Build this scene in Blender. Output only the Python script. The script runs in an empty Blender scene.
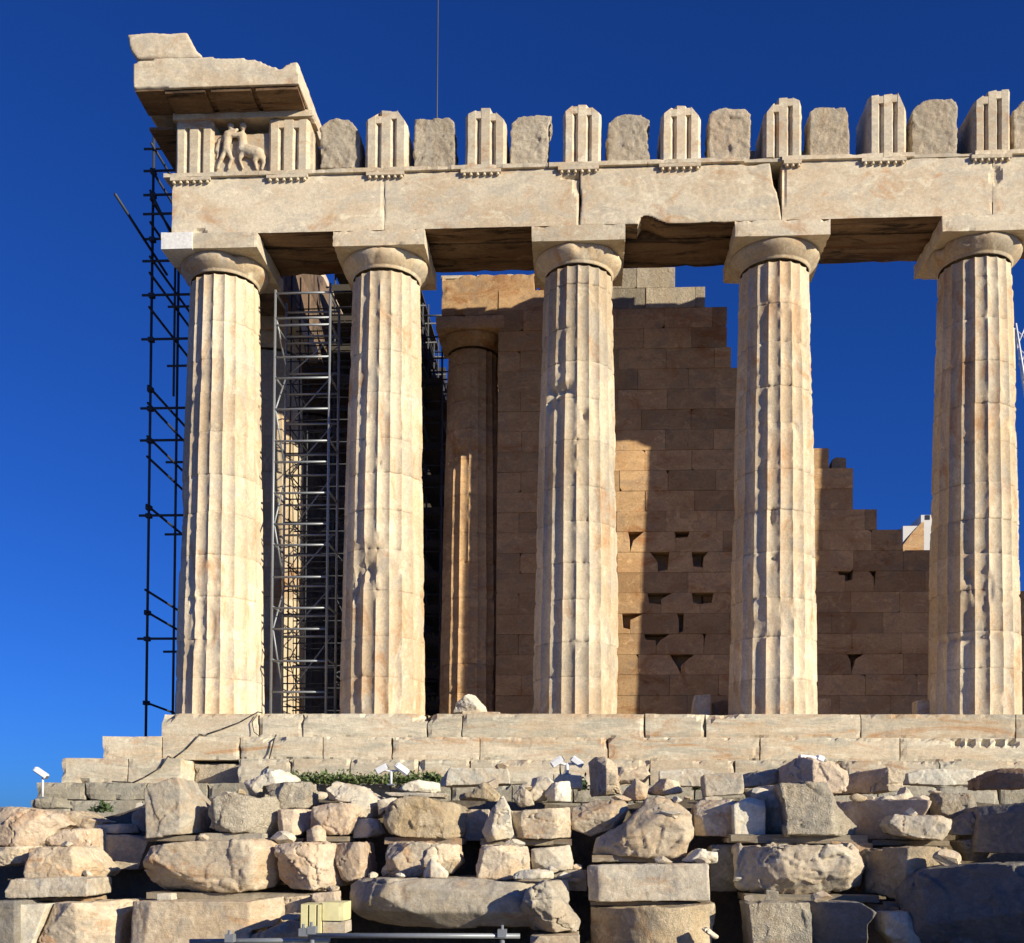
import bpy, bmesh, math, random
import numpy as np
from mathutils import Vector, Matrix
R = math.radians
scene = bpy.context.scene
col = scene.collection

# ------------------------------------------------------------------ camera
W_, H_ = 1024, 943
CX, CY, CZ = 8.171, -24.224, -2.601
YAW, PITCH, ROLL = 0.0587, 0.0179, 0.0075
FPX, SX, SY = 1101.6, 7.3, 345.8
_r = Vector((math.cos(YAW), math.sin(YAW), 0)); _f = Vector((-math.sin(YAW), math.cos(YAW), 0)); _u = Vector((0, 0, 1))
_f2 = _f*math.cos(PITCH)+_u*math.sin(PITCH); _u2 = -_f*math.sin(PITCH)+_u*math.cos(PITCH)
_r3 = _r*math.cos(ROLL)+_u2*math.sin(ROLL); _u3 = -_r*math.sin(ROLL)+_u2*math.cos(ROLL)
cam_d = bpy.data.cameras.new('camera'); cam = bpy.data.objects.new('camera', cam_d); col.objects.link(cam)
cam.matrix_world = Matrix(((_r3.x, _u3.x, -_f2.x, CX), (_r3.y, _u3.y, -_f2.y, CY), (_r3.z, _u3.z, -_f2.z, CZ), (0, 0, 0, 1)))
cam_d.sensor_width = 36; cam_d.lens = FPX/W_*36
cam_d.shift_x = -SX/W_; cam_d.shift_y = SY/W_
cam_d.clip_end = 5000; cam_d.clip_start = 0.1
scene.camera = cam

def at(px, py, Y):
    """point of the world on the plane y=Y seen at this pixel (used to read sizes off the survey photograph)"""
    d = _f2 + _r3*((px-W_/2-SX)/FPX) - _u3*((py-H_/2-SY)/FPX)
    t = (Y-CY)/d.y
    return Vector((CX, CY, CZ)) + d*t

# ------------------------------------------------------------------ sky and sun
SUN_AZ, SUN_EL = 57.2, 18.0        # degrees to the right of the facade's outward normal, elevation
w = bpy.data.worlds.new('World'); scene.world = w; w.use_nodes = True
nt = w.node_tree; nt.nodes.clear()
sky = nt.nodes.new('ShaderNodeTexSky'); sky.sky_type = 'NISHITA'; sky.sun_disc = False
sky.sun_elevation = R(SUN_EL); sky.sun_rotation = R(180-SUN_AZ)
sky.altitude = 150; sky.air_density = 0.8; sky.dust_density = 0.6; sky.ozone_density = 5.0
hs = nt.nodes.new('ShaderNodeMix'); hs.data_type = 'RGBA'; hs.blend_type = 'MULTIPLY'; hs.inputs[0].default_value = 1; hs.inputs[7].default_value = (.24, .64, 1.45, 1)
bg = nt.nodes.new('ShaderNodeBackground'); bg.inputs[1].default_value = 0.060
out = nt.nodes.new('ShaderNodeOutputWorld')
nt.links.new(sky.outputs[0], hs.inputs[6]); nt.links.new(hs.outputs[2], bg.inputs[0]); nt.links.new(bg.outputs[0], out.inputs[0])
S = Vector((math.sin(R(SUN_AZ))*math.cos(R(SUN_EL)), -math.cos(R(SUN_AZ))*math.cos(R(SUN_EL)), math.sin(R(SUN_EL))))
sd = bpy.data.lights.new('sun', 'SUN'); sd.energy = 5.0; sd.angle = R(0.5); sd.color = (1.0, 0.90, 0.70)
so = bpy.data.objects.new('sun', sd); col.objects.link(so)
so.rotation_euler = S.to_track_quat('Z', 'Y').to_euler(); so.location = (20, -20, 20)
scene.view_settings.view_transform = 'Standard'; scene.view_settings.look = 'None'
scene.view_settings.gamma = 1; scene.view_settings.use_curve_mapping = False
scene.view_settings.exposure = 0.42
scene.render.engine = 'CYCLES'
scene.cycles.max_bounces = 5; scene.cycles.diffuse_bounces = 2

# ------------------------------------------------------------------ noise (numpy)
def _hash(ix, iy, iz, seed):
    h = (ix.astype(np.int64)*374761393 + iy.astype(np.int64)*668265263 + iz.astype(np.int64)*2147483647 + seed*974634777) & 0xffffffff
    h = ((h ^ (h >> 13))*1274126177) & 0xffffffff
    h = ((h ^ (h >> 16))*2246822519) & 0xffffffff
    return ((h ^ (h >> 15)) & 0xffff)/65535.0
def vnoise(P, seed=0):
    """smooth value noise, -1..1"""
    P = np.asarray(P, float); i = np.floor(P).astype(int); f = P-i; f = f*f*f*(f*(f*6-15)+10)
    x, y, z = i[:, 0], i[:, 1], i[:, 2]; r = 0
    for dx in (0, 1):
        wx = f[:, 0] if dx else 1-f[:, 0]
        for dy in (0, 1):
            wy = f[:, 1] if dy else 1-f[:, 1]
            for dz in (0, 1):
                wz = f[:, 2] if dz else 1-f[:, 2]
                r = r + wx*wy*wz*_hash(x+dx, y+dy, z+dz, seed)
    return r*2-1
def fbm(P, oct=4, seed=0, gain=.5):
    a, s, r = 1.0, 0.0, 0
    P = np.asarray(P, float).copy()
    for o in range(oct):
        r = r + a*vnoise(P, seed+o*17); s += a; a *= gain; P = P*2.03+11.7
    return r/s
def voro(P, seed=0):
    """distance to nearest cell point and a random value of that cell"""
    P = np.asarray(P, float); i = np.floor(P).astype(int)
    best = np.full(len(P), 9.0); val = np.zeros(len(P))
    for dx in (-1, 0, 1):
        for dy in (-1, 0, 1):
            for dz in (-1, 0, 1):
                c = i+np.array([dx, dy, dz])
                q = c + np.stack([_hash(c[:, 0], c[:, 1], c[:, 2], seed+k) for k in (1, 2, 3)], 1)
                d = ((P-q)**2).sum(1); v = _hash(c[:, 0], c[:, 1], c[:, 2], seed+9)
                m = d < best; best = np.where(m, d, best); val = np.where(m, v, val)
    return np.sqrt(best), val

def facets(P, seed=0):
    """field made of tilted planar pieces, roughly -1..1, like fractured stone"""
    P = np.asarray(P, float); i = np.floor(P).astype(int)
    best = np.full(len(P), 9.0); val = np.zeros(len(P))
    for dx in (-1, 0, 1):
        for dy in (-1, 0, 1):
            for dz in (-1, 0, 1):
                c = i+np.array([dx, dy, dz])
                q = c + np.stack([_hash(c[:, 0], c[:, 1], c[:, 2], seed+k) for k in (1, 2, 3)], 1)
                n = np.stack([_hash(c[:, 0], c[:, 1], c[:, 2], seed+k) for k in (4, 5, 6)], 1)-.5
                d = ((P-q)**2).sum(1); m = d < best
                best = np.where(m, d, best); val = np.where(m, ((P-q)*n).sum(1)*2.2, val)
    return val

# ------------------------------------------------------------------ materials
def stone_mat(name, light, warm, grey, stain=0.5, streak=(1, 1, 1), bump=0.35, speck=0.3, scale=1.0, rough=0.85, dark=(0.07, 0.055, 0.045), pit=0.0, crack=0.0, strata=False):
    m = bpy.data.materials.new(name); m.use_nodes = True; n = m.node_tree; N = n.nodes; L = n.links
    b = N['Principled BSDF']; b.inputs['Roughness'].default_value = rough; b.inputs['Specular IOR Level'].default_value = 0.25
    geo = N.new('ShaderNodeNewGeometry'); oi = N.new('ShaderNodeObjectInfo')
    mp = N.new('ShaderNodeMapping'); mp.inputs['Scale'].default_value = [s*scale for s in streak]
    L.new(geo.outputs['Position'], mp.inputs['Vector'])
    def noise(sc, det=6, ro=.6, dist=0.0, src=None):
        t = N.new('ShaderNodeTexNoise'); t.inputs['Scale'].default_value = sc; t.inputs['Detail'].default_value = det
        t.inputs['Roughness'].default_value = ro; t.inputs['Distortion'].default_value = dist
        L.new(src or mp.outputs[0], t.inputs['Vector']); return t.outputs['Fac']
    def ramp(src, a, b_):
        r = N.new('ShaderNodeMapRange'); r.inputs['From Min'].default_value = a; r.inputs['From Max'].default_value = b_
        L.new(src, r.inputs['Value']); return r.outputs[0]
    def math_(op, a, b_=None):
        t = N.new('ShaderNodeMath'); t.operation = op
        for k, v in enumerate((a, b_)):
            if v is None: continue
            if isinstance(v, (int, float)): t.inputs[k].default_value = v
            else: L.new(v, t.inputs[k])
        return t.outputs[0]
    def mix(fac, A, B, mode='MIX'):
        t = N.new('ShaderNodeMix'); t.data_type = 'RGBA'; t.blend_type = mode
        if isinstance(fac, (int, float)): t.inputs[0].default_value = fac
        else: L.new(fac, t.inputs[0])
        for k, v in ((6, A), (7, B)):
            if isinstance(v, tuple): t.inputs[k].default_value = (*v, 1)
            else: L.new(v, t.inputs[k])
        return t.outputs[2]
    c = mix(ramp(noise(0.75, 6, .62, .5), .42, .58), light, warm)
    c = mix(math_('MULTIPLY', ramp(noise(1.6, 8, .68, .9), .50, .60), .85), c, grey)
    pale = tuple(min(.8, v*1.22) for v in light)
    c = mix(math_('MULTIPLY', ramp(noise(2.3, 8, .7, 1.5), .54, .64), .7), c, pale)
    st = ramp(noise(0.9, 9, .72, 1.6), .54, .66)
    c = mix(math_('MULTIPLY', st, stain), c, (warm[0]*.85, warm[1]*.6, warm[2]*.42))
    # dark weathering crust: thin streaks and specks
    sp = ramp(noise(9, 5, .7, .3, geo.outputs['Position']), .60, .74)
    c = mix(math_('MULTIPLY', sp, speck), c, dark)
    vv = ramp(noise(2.6, 9, .75, 2.5), .485, .5); vw = ramp(noise(2.6, 9, .75, 2.5), .515, .5)
    ve = math_('MULTIPLY', math_('MULTIPLY', vv, vw), .45)
    c = mix(ve, c, (grey[0]*.5, grey[1]*.45, grey[2]*.4))
    fine = ramp(noise(16, 9, .75, 0, geo.outputs['Position']), .3, .7)
    fc = N.new('ShaderNodeMapRange'); fc.inputs['To Min'].default_value = .80; fc.inputs['To Max'].default_value = 1.15
    L.new(fine, fc.inputs['Value'])
    # tone of each block (mesh attribute) and each object
    att = N.new('ShaderNodeAttribute'); att.attribute_name = 'tone'
    tone = math_('ADD', att.outputs['Fac'], 1.0)
    orr = N.new('ShaderNodeMapRange'); orr.inputs['To Min'].default_value = .86; orr.inputs['To Max'].default_value = 1.1
    L.new(oi.outputs['Random'], orr.inputs['Value'])
    k = math_('MULTIPLY', math_('MULTIPLY', fc.outputs[0], tone), orr.outputs[0])
    cmb = N.new('ShaderNodeCombineColor')
    for q in range(3): L.new(k, cmb.inputs[q])
    c = mix(1.0, c, cmb.outputs[0], 'MULTIPLY')
    L.new(c, b.inputs['Base Color'])
    h = math_('ADD', math_('MULTIPLY', noise(7, 10, .74, .3, geo.outputs['Position']), .9), math_('MULTIPLY', noise(60, 4, .6, 0, geo.outputs['Position']), .10))
    if pit > 0:
        vt = N.new('ShaderNodeTexVoronoi'); vt.inputs['Scale'].default_value = 22; wn = N.new('ShaderNodeTexNoise'); wn.inputs['Scale'].default_value = 6; wn.inputs['Detail'].default_value = 6; L.new(geo.outputs['Position'], wn.inputs['Vector']); L.new(wn.outputs['Color'], vt.inputs['Vector'])
        h = math_('ADD', h, math_('MULTIPLY', vt.outputs['Distance'], pit))
    if strata:
        ms = N.new('ShaderNodeMapping'); ms.inputs['Scale'].default_value = (1, 1, 4); L.new(geo.outputs['Position'], ms.inputs['Vector'])
        h = math_('ADD', h, math_('MULTIPLY', noise(1.6, 5, .6, .8, ms.outputs[0]), .8))
    bp = N.new('ShaderNodeBump'); bp.inputs['Strength'].default_value = bump; bp.inputs['Distance'].default_value = 0.05
    L.new(h, bp.inputs['Height']); L.new(bp.outputs[0], b.inputs['Normal'])
    return m
M = {}
M['column'] = stone_mat('column_marble', (.67, .56, .395), (.59, .445, .28), (.52, .45, .345), .85, (1, 1, .45), .35, .3)
M['entab'] = stone_mat('entablature_marble', (.68, .585, .43), (.60, .475, .32), (.55, .485, .375), .75, (.7, 1, 1.3), .2, .12)
M['soffit'] = stone_mat('stained_shaded_soffit_marble', (.24, .155, .09), (.16, .095, .05), (.018, .014, .011), .8, (.3, 1.6, 1), .4, .5, dark=(.02, .017, .015))  # streaky underside stain, with underside shade also put into the colour
M['rough'] = stone_mat('rough_backing_marble', (.63, .54, .405), (.55, .45, .32), (.50, .44, .345), .3, (1.4, 1, .5), 1.0, .55, pit=.3)
M['step'] = stone_mat('step_marble', (.69, .61, .46), (.62, .50, .34), (.48, .45, .35), .9, (.45, 1, 2.2), .35, .25, strata=True)
M['wall'] = stone_mat('brown_wall_marble', (.66, .43, .225), (.53, .325, .16), (.48, .33, .20), .8, (.8, 1, 1.3), .4, .45)
M['found'] = stone_mat('foundation_limestone', (.50, .46, .36), (.42, .37, .27), (.33, .31, .25), .2, (1, 1, 1.5), .8, .5, pit=.2)
M['inner'] = stone_mat('shaded_inner_marble', (.24, .165, .11), (.18, .12, .08), (.09, .07, .055), .5, (1, 1, 1), .4, .5)  # darkened copy of the marble; interior shade is put into its colour
M['tan'] = stone_mat('rubble_tan', (.66, .555, .40), (.59, .455, .295), (.49, .42, .32), .8, (1, 1, 1.2), .6, .4, 1.4, strata=True)
M['pink'] = stone_mat('rubble_cream', (.66, .535, .39), (.58, .43, .285), (.50, .41, .31), .6, (1, 1, 1), .7, .35, 1.4)
M['white'] = stone_mat('rubble_white', (.75, .69, .55), (.69, .59, .43), (.58, .55, .46), .3, (1, 1, 1), .45, .25, 1.4)
M['grey'] = stone_mat('rubble_grey', (.55, .49, .38), (.51, .42, .30), (.39, .36, .30), .5, (1, 1, 1.6), .6, .5, 1.4)
M['pitted'] = stone_mat('rubble_pitted', (.62, .55, .42), (.56, .47, .335), (.43, .40, .33), .3, (1, 1, 1), 1.1, .65, 1.4, pit=.35)
M['golden'] = stone_mat('rubble_golden', (.64, .525, .355), (.56, .425, .25), (.38, .32, .23), .6, (1, 1, 1), 1.0, .55, 1.4, pit=.2)
M['rust'] = stone_mat('rubble_rust', (.50, .36, .23), (.42, .26, .14), (.34, .28, .21), .6, (1, 1, 1), .8, .5, 1.4)
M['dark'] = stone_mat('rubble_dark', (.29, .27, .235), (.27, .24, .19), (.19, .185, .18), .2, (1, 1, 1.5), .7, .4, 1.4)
M['soil'] = stone_mat('soil', (.22, .18, .12), (.18, .14, .09), (.14, .12, .09), .2, (1, 1, 1), 1.2, .3, 1.2)
M['timber'] = stone_mat('weathered_timber', (.34, .29, .21), (.27, .21, .14), (.22, .20, .16), .2, (.4, 3, 6), .4, .3, 1.5)

def plain(name, c, rough=.5, metal=0.0, var=.15):
    m = bpy.data.materials.new(name); m.use_nodes = True; n = m.node_tree; b = n.nodes['Principled BSDF']
    b.inputs['Roughness'].default_value = rough; b.inputs['Metallic'].default_value = metal
    t = n.nodes.new('ShaderNodeTexNoise'); t.inputs['Scale'].default_value = 18; t.inputs['Detail'].default_value = 5
    g = n.nodes.new('ShaderNodeNewGeometry'); n.links.new(g.outputs['Position'], t.inputs['Vector'])
    mx = n.nodes.new('ShaderNodeMix'); mx.data_type = 'RGBA'
    mx.inputs[6].default_value = (*[v*(1-var) for v in c], 1); mx.inputs[7].default_value = (*[min(1, v*(1+var)) for v in c], 1)
    n.links.new(t.outputs['Fac'], mx.inputs[0]); n.links.new(mx.outputs[2], b.inputs['Base Color'])
    return m
M['steel'] = plain('galvanised_steel', (.27, .29, .31), .45, .35)
M['darksteel'] = plain('dull_scaffold_steel', (.05, .055, .065), .6, .2)
M['midsteel'] = plain('dark_grey_scaffold_steel', (.085, .09, .10), .55, .25)  # darker grey than the bright tower
M['white_metal'] = plain('white_painted_metal', (.78, .79, .80), .4)
M['glass'] = plain('lamp_glass', (.12, .14, .17), .12)
M['cable'] = plain('black_cable', (.04, .035, .03), .6)
M['yellow'] = plain('yellow_blocks', (.70, .64, .34), .7, 0, .16)
M['hut'] = plain('pale_render', (.62, .60, .56), .8, 0, .05)
M['hutdark'] = plain('window_dark', (.03, .03, .035), .3)
M['leaf'] = plain('leaf_green', (.09, .13, .035), .6, 0, .5)
M['leafdark'] = plain('leaf_dark_green', (.05, .085, .025), .6, 0, .4)

# ------------------------------------------------------------------ object helpers
def tag(o, label=None, cat=None, group=None, kind=None):
    if label: o['label'] = label
    if cat: o['category'] = cat
    if group: o['group'] = group
    if kind: o['kind'] = kind
    return o
def link(name, me, parent=None):
    o = bpy.data.objects.new(name, me); col.objects.link(o)
    if parent is not None: o.parent = parent
    return o
def empty(name, loc=(0, 0, 0)):
    o = bpy.data.objects.new(name, None); col.objects.link(o); o.location = loc; o.empty_display_size = .2
    return o
def child(name, me, parent):
    """mesh given in world coordinates, put under a parent that stands at parent.location (no rotation)"""
    p = parent; off = Vector((0, 0, 0))
    while p is not None: off += p.location; p = p.parent
    v = np.zeros(len(me.vertices)*3); me.vertices.foreach_get('co', v); v = v.reshape(-1, 3)-np.array(off)
    me.vertices.foreach_set('co', v.ravel()); me.update()
    return link(name, me, parent)
def mesh_from(V, F, mat, smooth=True, tone=None):
    me = bpy.data.meshes.new('m'); me.from_pydata([tuple(v) for v in V], [], [tuple(f) for f in F])
    me.materials.append(mat)
    if smooth: me.polygons.foreach_set('use_smooth', [True]*len(me.polygons))
    if tone is not None:
        a = me.attributes.new('tone', 'FLOAT', 'POINT'); a.data.foreach_set('value', np.asarray(tone, np.float32))
    me.update(); return me

class Acc:
    """collects pieces of one mesh"""
    def __init__(s): s.V = []; s.F = []; s.T = []; s.n = 0
    def add(s, V, F, tone=0.0):
        V = np.asarray(V, float); s.V.append(V); s.F += [tuple(i+s.n for i in f) for f in F]
        s.T.append(np.full(len(V), tone) if np.isscalar(tone) else np.asarray(tone)); s.n += len(V)
    def mesh(s, mat, smooth=False): return mesh_from(np.concatenate(s.V), s.F, mat, smooth, np.concatenate(s.T))

def box_vf(lo, hi):
    x0, y0, z0 = lo; x1, y1, z1 = hi
    V = [(x0, y0, z0), (x1, y0, z0), (x1, y1, z0), (x0, y1, z0), (x0, y0, z1), (x1, y0, z1), (x1, y1, z1), (x0, y1, z1)]
    return V, [(0, 3, 2, 1), (4, 5, 6, 7), (0, 1, 5, 4), (1, 2, 6, 5), (2, 3, 7, 6), (3, 0, 4, 7)]

def gridbox_vf(lo, hi, res):
    """a box whose six faces are grids, shared vertices"""
    lo = np.array(lo, float); hi = np.array(hi, float)
    n = np.maximum(1, np.round((hi-lo)/res).astype(int)); idx = {}; V = []; F = []
    def vi(i, j, k):
        key = (i, j, k)
        if key not in idx: idx[key] = len(V); V.append(key)
        return idx[key]
    nx, ny, nz = n
    for i in range(nx):
        for j in range(ny):
            F.append((vi(i, j, 0), vi(i, j+1, 0), vi(i+1, j+1, 0), vi(i+1, j, 0)))
            F.append((vi(i, j, nz), vi(i+1, j, nz), vi(i+1, j+1, nz), vi(i, j+1, nz)))
    for i in range(nx):
        for k in range(nz):
            F.append((vi(i, 0, k), vi(i+1, 0, k), vi(i+1, 0, k+1), vi(i, 0, k+1)))
            F.append((vi(i, ny, k), vi(i, ny, k+1), vi(i+1, ny, k+1), vi(i+1, ny, k)))
    for j in range(ny):
        for k in range(nz):
            F.append((vi(0, j, k), vi(0, j, k+1), vi(0, j+1, k+1), vi(0, j+1, k)))
            F.append((vi(nx, j, k), vi(nx, j+1, k), vi(nx, j+1, k+1), vi(nx, j, k+1)))
    V = lo+np.array(V)/n*(hi-lo)
    return V, F

def weather(V, lo, hi, amp, er, edge, seed, freq=1.5, dents=(), chip=.3):
    """worn surface of a cut block: gentle undulation, eroded and chipped arrises, dents (x,z,rx,rz,depth) in the front"""
    lo = np.array(lo, float); hi = np.array(hi, float); c = (lo+hi)/2
    V = V.copy(); d = np.minimum(V-lo, hi-V); s = np.sign(V-c)
    ds = np.sort(d, axis=1)[:, 1]                       # distance to the nearest arris
    nz = fbm(V*freq, 4, seed); n2 = fbm(V*4.5+7, 3, seed+5)
    e = np.clip(1-ds/er, 0, 1)**1.3*edge*(.25+2.2*np.clip(n2-.05, 0, 1)*(1+chip*3*np.clip(fbm(V*1.1+3, 2, seed+9), 0, 1)))
    near = (d < er)
    w_ = np.where(near, 1-d/er, 0); w_ /= np.maximum(1e-6, np.linalg.norm(w_, axis=1, keepdims=True))
    on = (d < 1e-6).astype(float); on /= np.maximum(1, np.linalg.norm(on, axis=1, keepdims=True))
    out_ = V - s*w_*e[:, None] + s*on*(nz*amp)[:, None]
    for (x, z, rx, rz, dep) in dents:
        m = np.clip(1-((V[:, 0]-x)/rx)**2-((V[:, 2]-z)/rz)**2, 0, 1)**.6*(V[:, 1] < lo[1]+.3)
        out_[:, 1] += m*dep
    return out_

def block(acc, lo, hi, res=.12, amp=.006, er=.1, edge=.02, seed=0, tone=0.0, **k):
    V, F = gridbox_vf(lo, hi, res)
    acc.add(weather(V, lo, hi, amp, er, edge, seed, **k), F, tone)

def tube_vf(p, q, r, seg=7):
    p = Vector(p); q = Vector(q); d = (q-p).normalized(); a = d.orthogonal().normalized(); b = d.cross(a)
    V = []; F = []
    for c in (p, q):
        for i in range(seg):
            t = 2*math.pi*i/seg; V.append(c+a*math.cos(t)*r+b*math.sin(t)*r)
    for i in range(seg): j = (i+1) % seg; F.append((i, j, seg+j, seg+i))
    F.append(tuple(range(seg))[::-1]); F.append(tuple(range(seg, 2*seg)))
    return V, F
def tube_obj(name, pts, r, mat, parent, seg=7):
    a = Acc()
    for p, q in zip(pts[:-1], pts[1:]): a.add(*tube_vf(p, q, r, seg))
    return child(name, a.mesh(mat, True), parent)


def remeshed(V, F, voxel):
    me = bpy.data.meshes.new('t'); me.from_pydata([tuple(v) for v in V], [], [tuple(f) for f in F])
    return remesh_me(me, voxel)
def remesh_me(me, voxel):
    o = bpy.data.objects.new('t', me); col.objects.link(o)
    md = o.modifiers.new('r', 'REMESH'); md.mode = 'VOXEL'; md.voxel_size = voxel; md.adaptivity = 0
    dg = bpy.context.evaluated_depsgraph_get(); ev = o.evaluated_get(dg)
    r = bpy.data.meshes.new_from_object(ev)
    bpy.data.objects.remove(o); bpy.data.meshes.remove(me)
    return r
def get_co(me):
    v = np.zeros(len(me.vertices)*3); me.vertices.foreach_get('co', v); return v.reshape(-1, 3)
def get_no(me):
    v = np.zeros(len(me.vertices)*3); me.vertices.foreach_get('normal', v); return v.reshape(-1, 3)

# ================================================================== GROUND
def build_ground():
    xs = np.concatenate([np.linspace(-900, -20, 14), np.linspace(-17, 34, 150), np.linspace(40, 900, 14)])
    ys = np.concatenate([np.linspace(-300, -30, 8), np.linspace(-26, 3, 130), np.linspace(6, 1500, 20)])
    X, Y = np.meshgrid(xs, ys, indexing='ij')
    def sm(a, b, t): t = np.clip((t-a)/(b-a), 0, 1); return t*t*(3-2*t)
    P = np.stack([X.ravel(), Y.ravel(), np.zeros(X.size)], 1)
    n = fbm(P*.6, 4, 3).reshape(X.shape); n2 = fbm(P*2.5, 3, 8).reshape(X.shape)
    Z = -4.25+.05*n+.02*n2 + (1.65+.5*sm(-1, 2.5, X)+.1*n+.05*n2)*sm(-8.75, -8.35, Y+.12*n)
    far = sm(3, 60, Y)+sm(12, 80, np.abs(X-8)-8); Z = Z - far*6*np.clip(1, 0, 1)
    V = np.stack([X.ravel(), Y.ravel(), Z.ravel()], 1); ny = len(ys); F = []
    for i in range(len(xs)-1):
        for j in range(ny-1): F.append((i*ny+j, (i+1)*ny+j, (i+1)*ny+j+1, i*ny+j+1))
    tag(link('ground', mesh_from(V, F, M['soil'], True)), kind='structure')
build_ground()

# ================================================================== TEMPLE
CH = 10.43                                   # column height to the top of the abacus
COLX = [0, 3.68, 7.97, 12.26, 16.55, 20.84, 25.13, 29.42, 33.71]
Z1, Z2, Z3 = -0.555, -1.06, -1.58            # tops of step two, step three and the foundation
temple = empty('ruined_temple', (8, 0, Z3))
tag(temple, 'ruined marble temple of tall fluted columns on three steps, carrying a broken frieze', 'temple')

def column_mesh(r0, seed, dents=(), step=None):
    rng = random.Random(seed)
    zt = 9.77; nt_ = 20; ns = 9
    joints = []; z = rng.uniform(.75, 1.0)
    while z < zt-.4: joints.append(z); z += rng.uniform(.72, 1.0)
    zs = set(np.round(np.arange(0, zt+.001, .085), 3))
    for j in joints:
        for d in (-.02, -.006, .006, .02): zs.add(round(j+d, 4))
    zs = np.array(sorted(v for v in zs if 0 <= v <= zt)); keep = [0]
    for i in range(1, len(zs)):
        if zs[i]-zs[keep[-1]] > .009: keep.append(i)
    zs = zs[keep]; nth = nt_*ns
    th = np.arange(nth)/nth*2*math.pi; u = (np.arange(nth) % ns)/ns
    T, Z = np.meshgrid(th, zs, indexing='ij'); U = np.repeat(u[:, None], len(zs), 1)
    t = Z/zt; Rr = r0*(1-t) + .752*t + .017*np.sin(math.pi*t)
    drum = np.searchsorted(joints, Z)
    jo = np.array([rng.uniform(-.004, .004) for _ in range(len(joints)+2)]); jt = np.array([rng.uniform(-.14, .08) for _ in range(len(joints)+2)])
    jx = np.array([rng.uniform(-.008, .008) for _ in range(len(joints)+2)]); jy = np.array([rng.uniform(-.008, .008) for _ in range(len(joints)+2)])
    arris = np.abs(U-.0); arris = np.minimum(U, 1-U)*2     # 0 at the arris, 1 mid flute
    dep = .055*(Rr/.95)*np.clip((zt-Z)/.03, 0, 1)**.5
    prof = 1-(1-arris)**2.2
    rad = Rr-dep*prof + jo[drum]
    # end of the flutes near the necking
    P = np.stack([np.cos(T)*Rr, np.sin(T)*Rr, Z], 2).reshape(-1, 3)
    n1 = fbm(P*np.array([3, 3, 1.6]), 4, seed).reshape(T.shape); n2 = fbm(P*7, 3, seed+3).reshape(T.shape); n3 = fbm(P*.9, 3, seed+8).reshape(T.shape)
    n4 = fbm(P*np.array([9, 9, 7]), 3, seed+21).reshape(T.shape)
    wear = np.clip(n1-.30+.3*n3, 0, 1)*.3+np.clip(n4-.26+.35*n3, 0, 1)*1.0
    rad -= np.clip(1-arris*2.6, 0, 1)*wear*.10 + .005*np.clip(n2, -1, 1)
    rad -= np.clip(n3-.33, 0, 1)*.12*np.clip(1-arris, 0.2, 1)
    dj = np.min(np.abs(Z[..., None]-np.array(joints)), axis=2)
    rad -= np.where(dj < .008, .008*np.clip(n1*2.5+.6, 0, 1), 0) + np.clip(1-dj/.05, 0, 1)*np.clip(n4-.12, 0, 1)*.06
    for (ang, z, ra, rz, dp) in dents:
        da = np.angle(np.exp(1j*(T-ang)))*.95
        k = ((da/ra)**2+((Z-z)/rz)**2); m_ = np.clip(1-k, 0, 1)**.5*(.7+.6*np.clip(n2+.4, 0, 1))
        rad -= m_*dp
    x = np.cos(T)*rad+jx[drum]; y = np.sin(T)*rad+jy[drum]
    V = np.stack([x.ravel(), y.ravel(), Z.ravel()], 1); nz = len(zs); F = []
    for i in range(nth):
        i2 = (i+1) % nth
        for j in range(nz-1): F.append((i*nz+j, i2*nz+j, i2*nz+j+1, i*nz+j+1))
    tn = jt[drum]-np.where(dj < .009, .26*np.clip(n1*2.5+.5, 0, 1), 0)-.25*np.clip(n3-.2, 0, 1)
    for _ in range(9):
        a0_, z0_, ra_, rz_ = rng.uniform(-3.1, 3.1), rng.uniform(.5, 9), rng.uniform(.12, .35), rng.uniform(.12, .4)
        da = np.abs(np.angle(np.exp(1j*(T-a0_)))); tn = tn+np.where((da < ra_) & (np.abs(Z-z0_) < rz_), rng.choice((.13, .10, -.14)), 0)
    me = mesh_from(V, F, M['column'], True, tn.ravel())
    # keep arrises crisp
    me.edges.foreach_set('use_edge_sharp', [False]*len(me.edges))
    ev = np.zeros(len(me.edges)*2, int); me.edges.foreach_get('vertices', ev); ev = ev.reshape(-1, 2)
    ti = ev//nz; sh = (ti[:, 0] == ti[:, 1]) & (ti[:, 0] % ns == 0)
    me.edges.foreach_set('use_edge_sharp', sh.tolist())
    return me
def echinus_mesh(seed, re=.972):
    prof = [(.735, 9.75), (.760, 9.766), (.758, 9.775), (.772, 9.785), (.770, 9.795), (.792, 9.81), (.842, 9.855), (.893, 9.91), (.938, 9.965), (re*.985, 10.02), (re*.985, 10.07), (.95, 10.085), (.4, 10.086)]
    n = 96; V = []; F = []
    for r, z in prof:
        for i in range(n): t = 2*math.pi*i/n; V.append((r*math.cos(t), r*math.sin(t), z))
    V = np.array(V); n1 = fbm(V*2.2, 4, seed); m = np.clip(n1-.30, 0, 1)*.30*(V[:, 2] > 9.82)
    rr = np.hypot(V[:, 0], V[:, 1]); k = np.clip(1-m*np.clip((rr-.5)*3, 0, 1), .7, 1); V[:, 0] *= k; V[:, 1] *= k
    for a in range(len(prof)-1):
        for i in range(n): j = (i+1) % n; F.append((a*n+i, a*n+j, (a+1)*n+j, (a+1)*n+i))
    return mesh_from(V, F, M['column'], True)
def place_col(x, y, shaft, ech, aba):
    c = link('column', shaft, temple); c.location = Vector((x, y, 0))-temple.location
    e = link('echinus', ech, c); a = link('abacus', aba, c)
    return c
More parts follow.
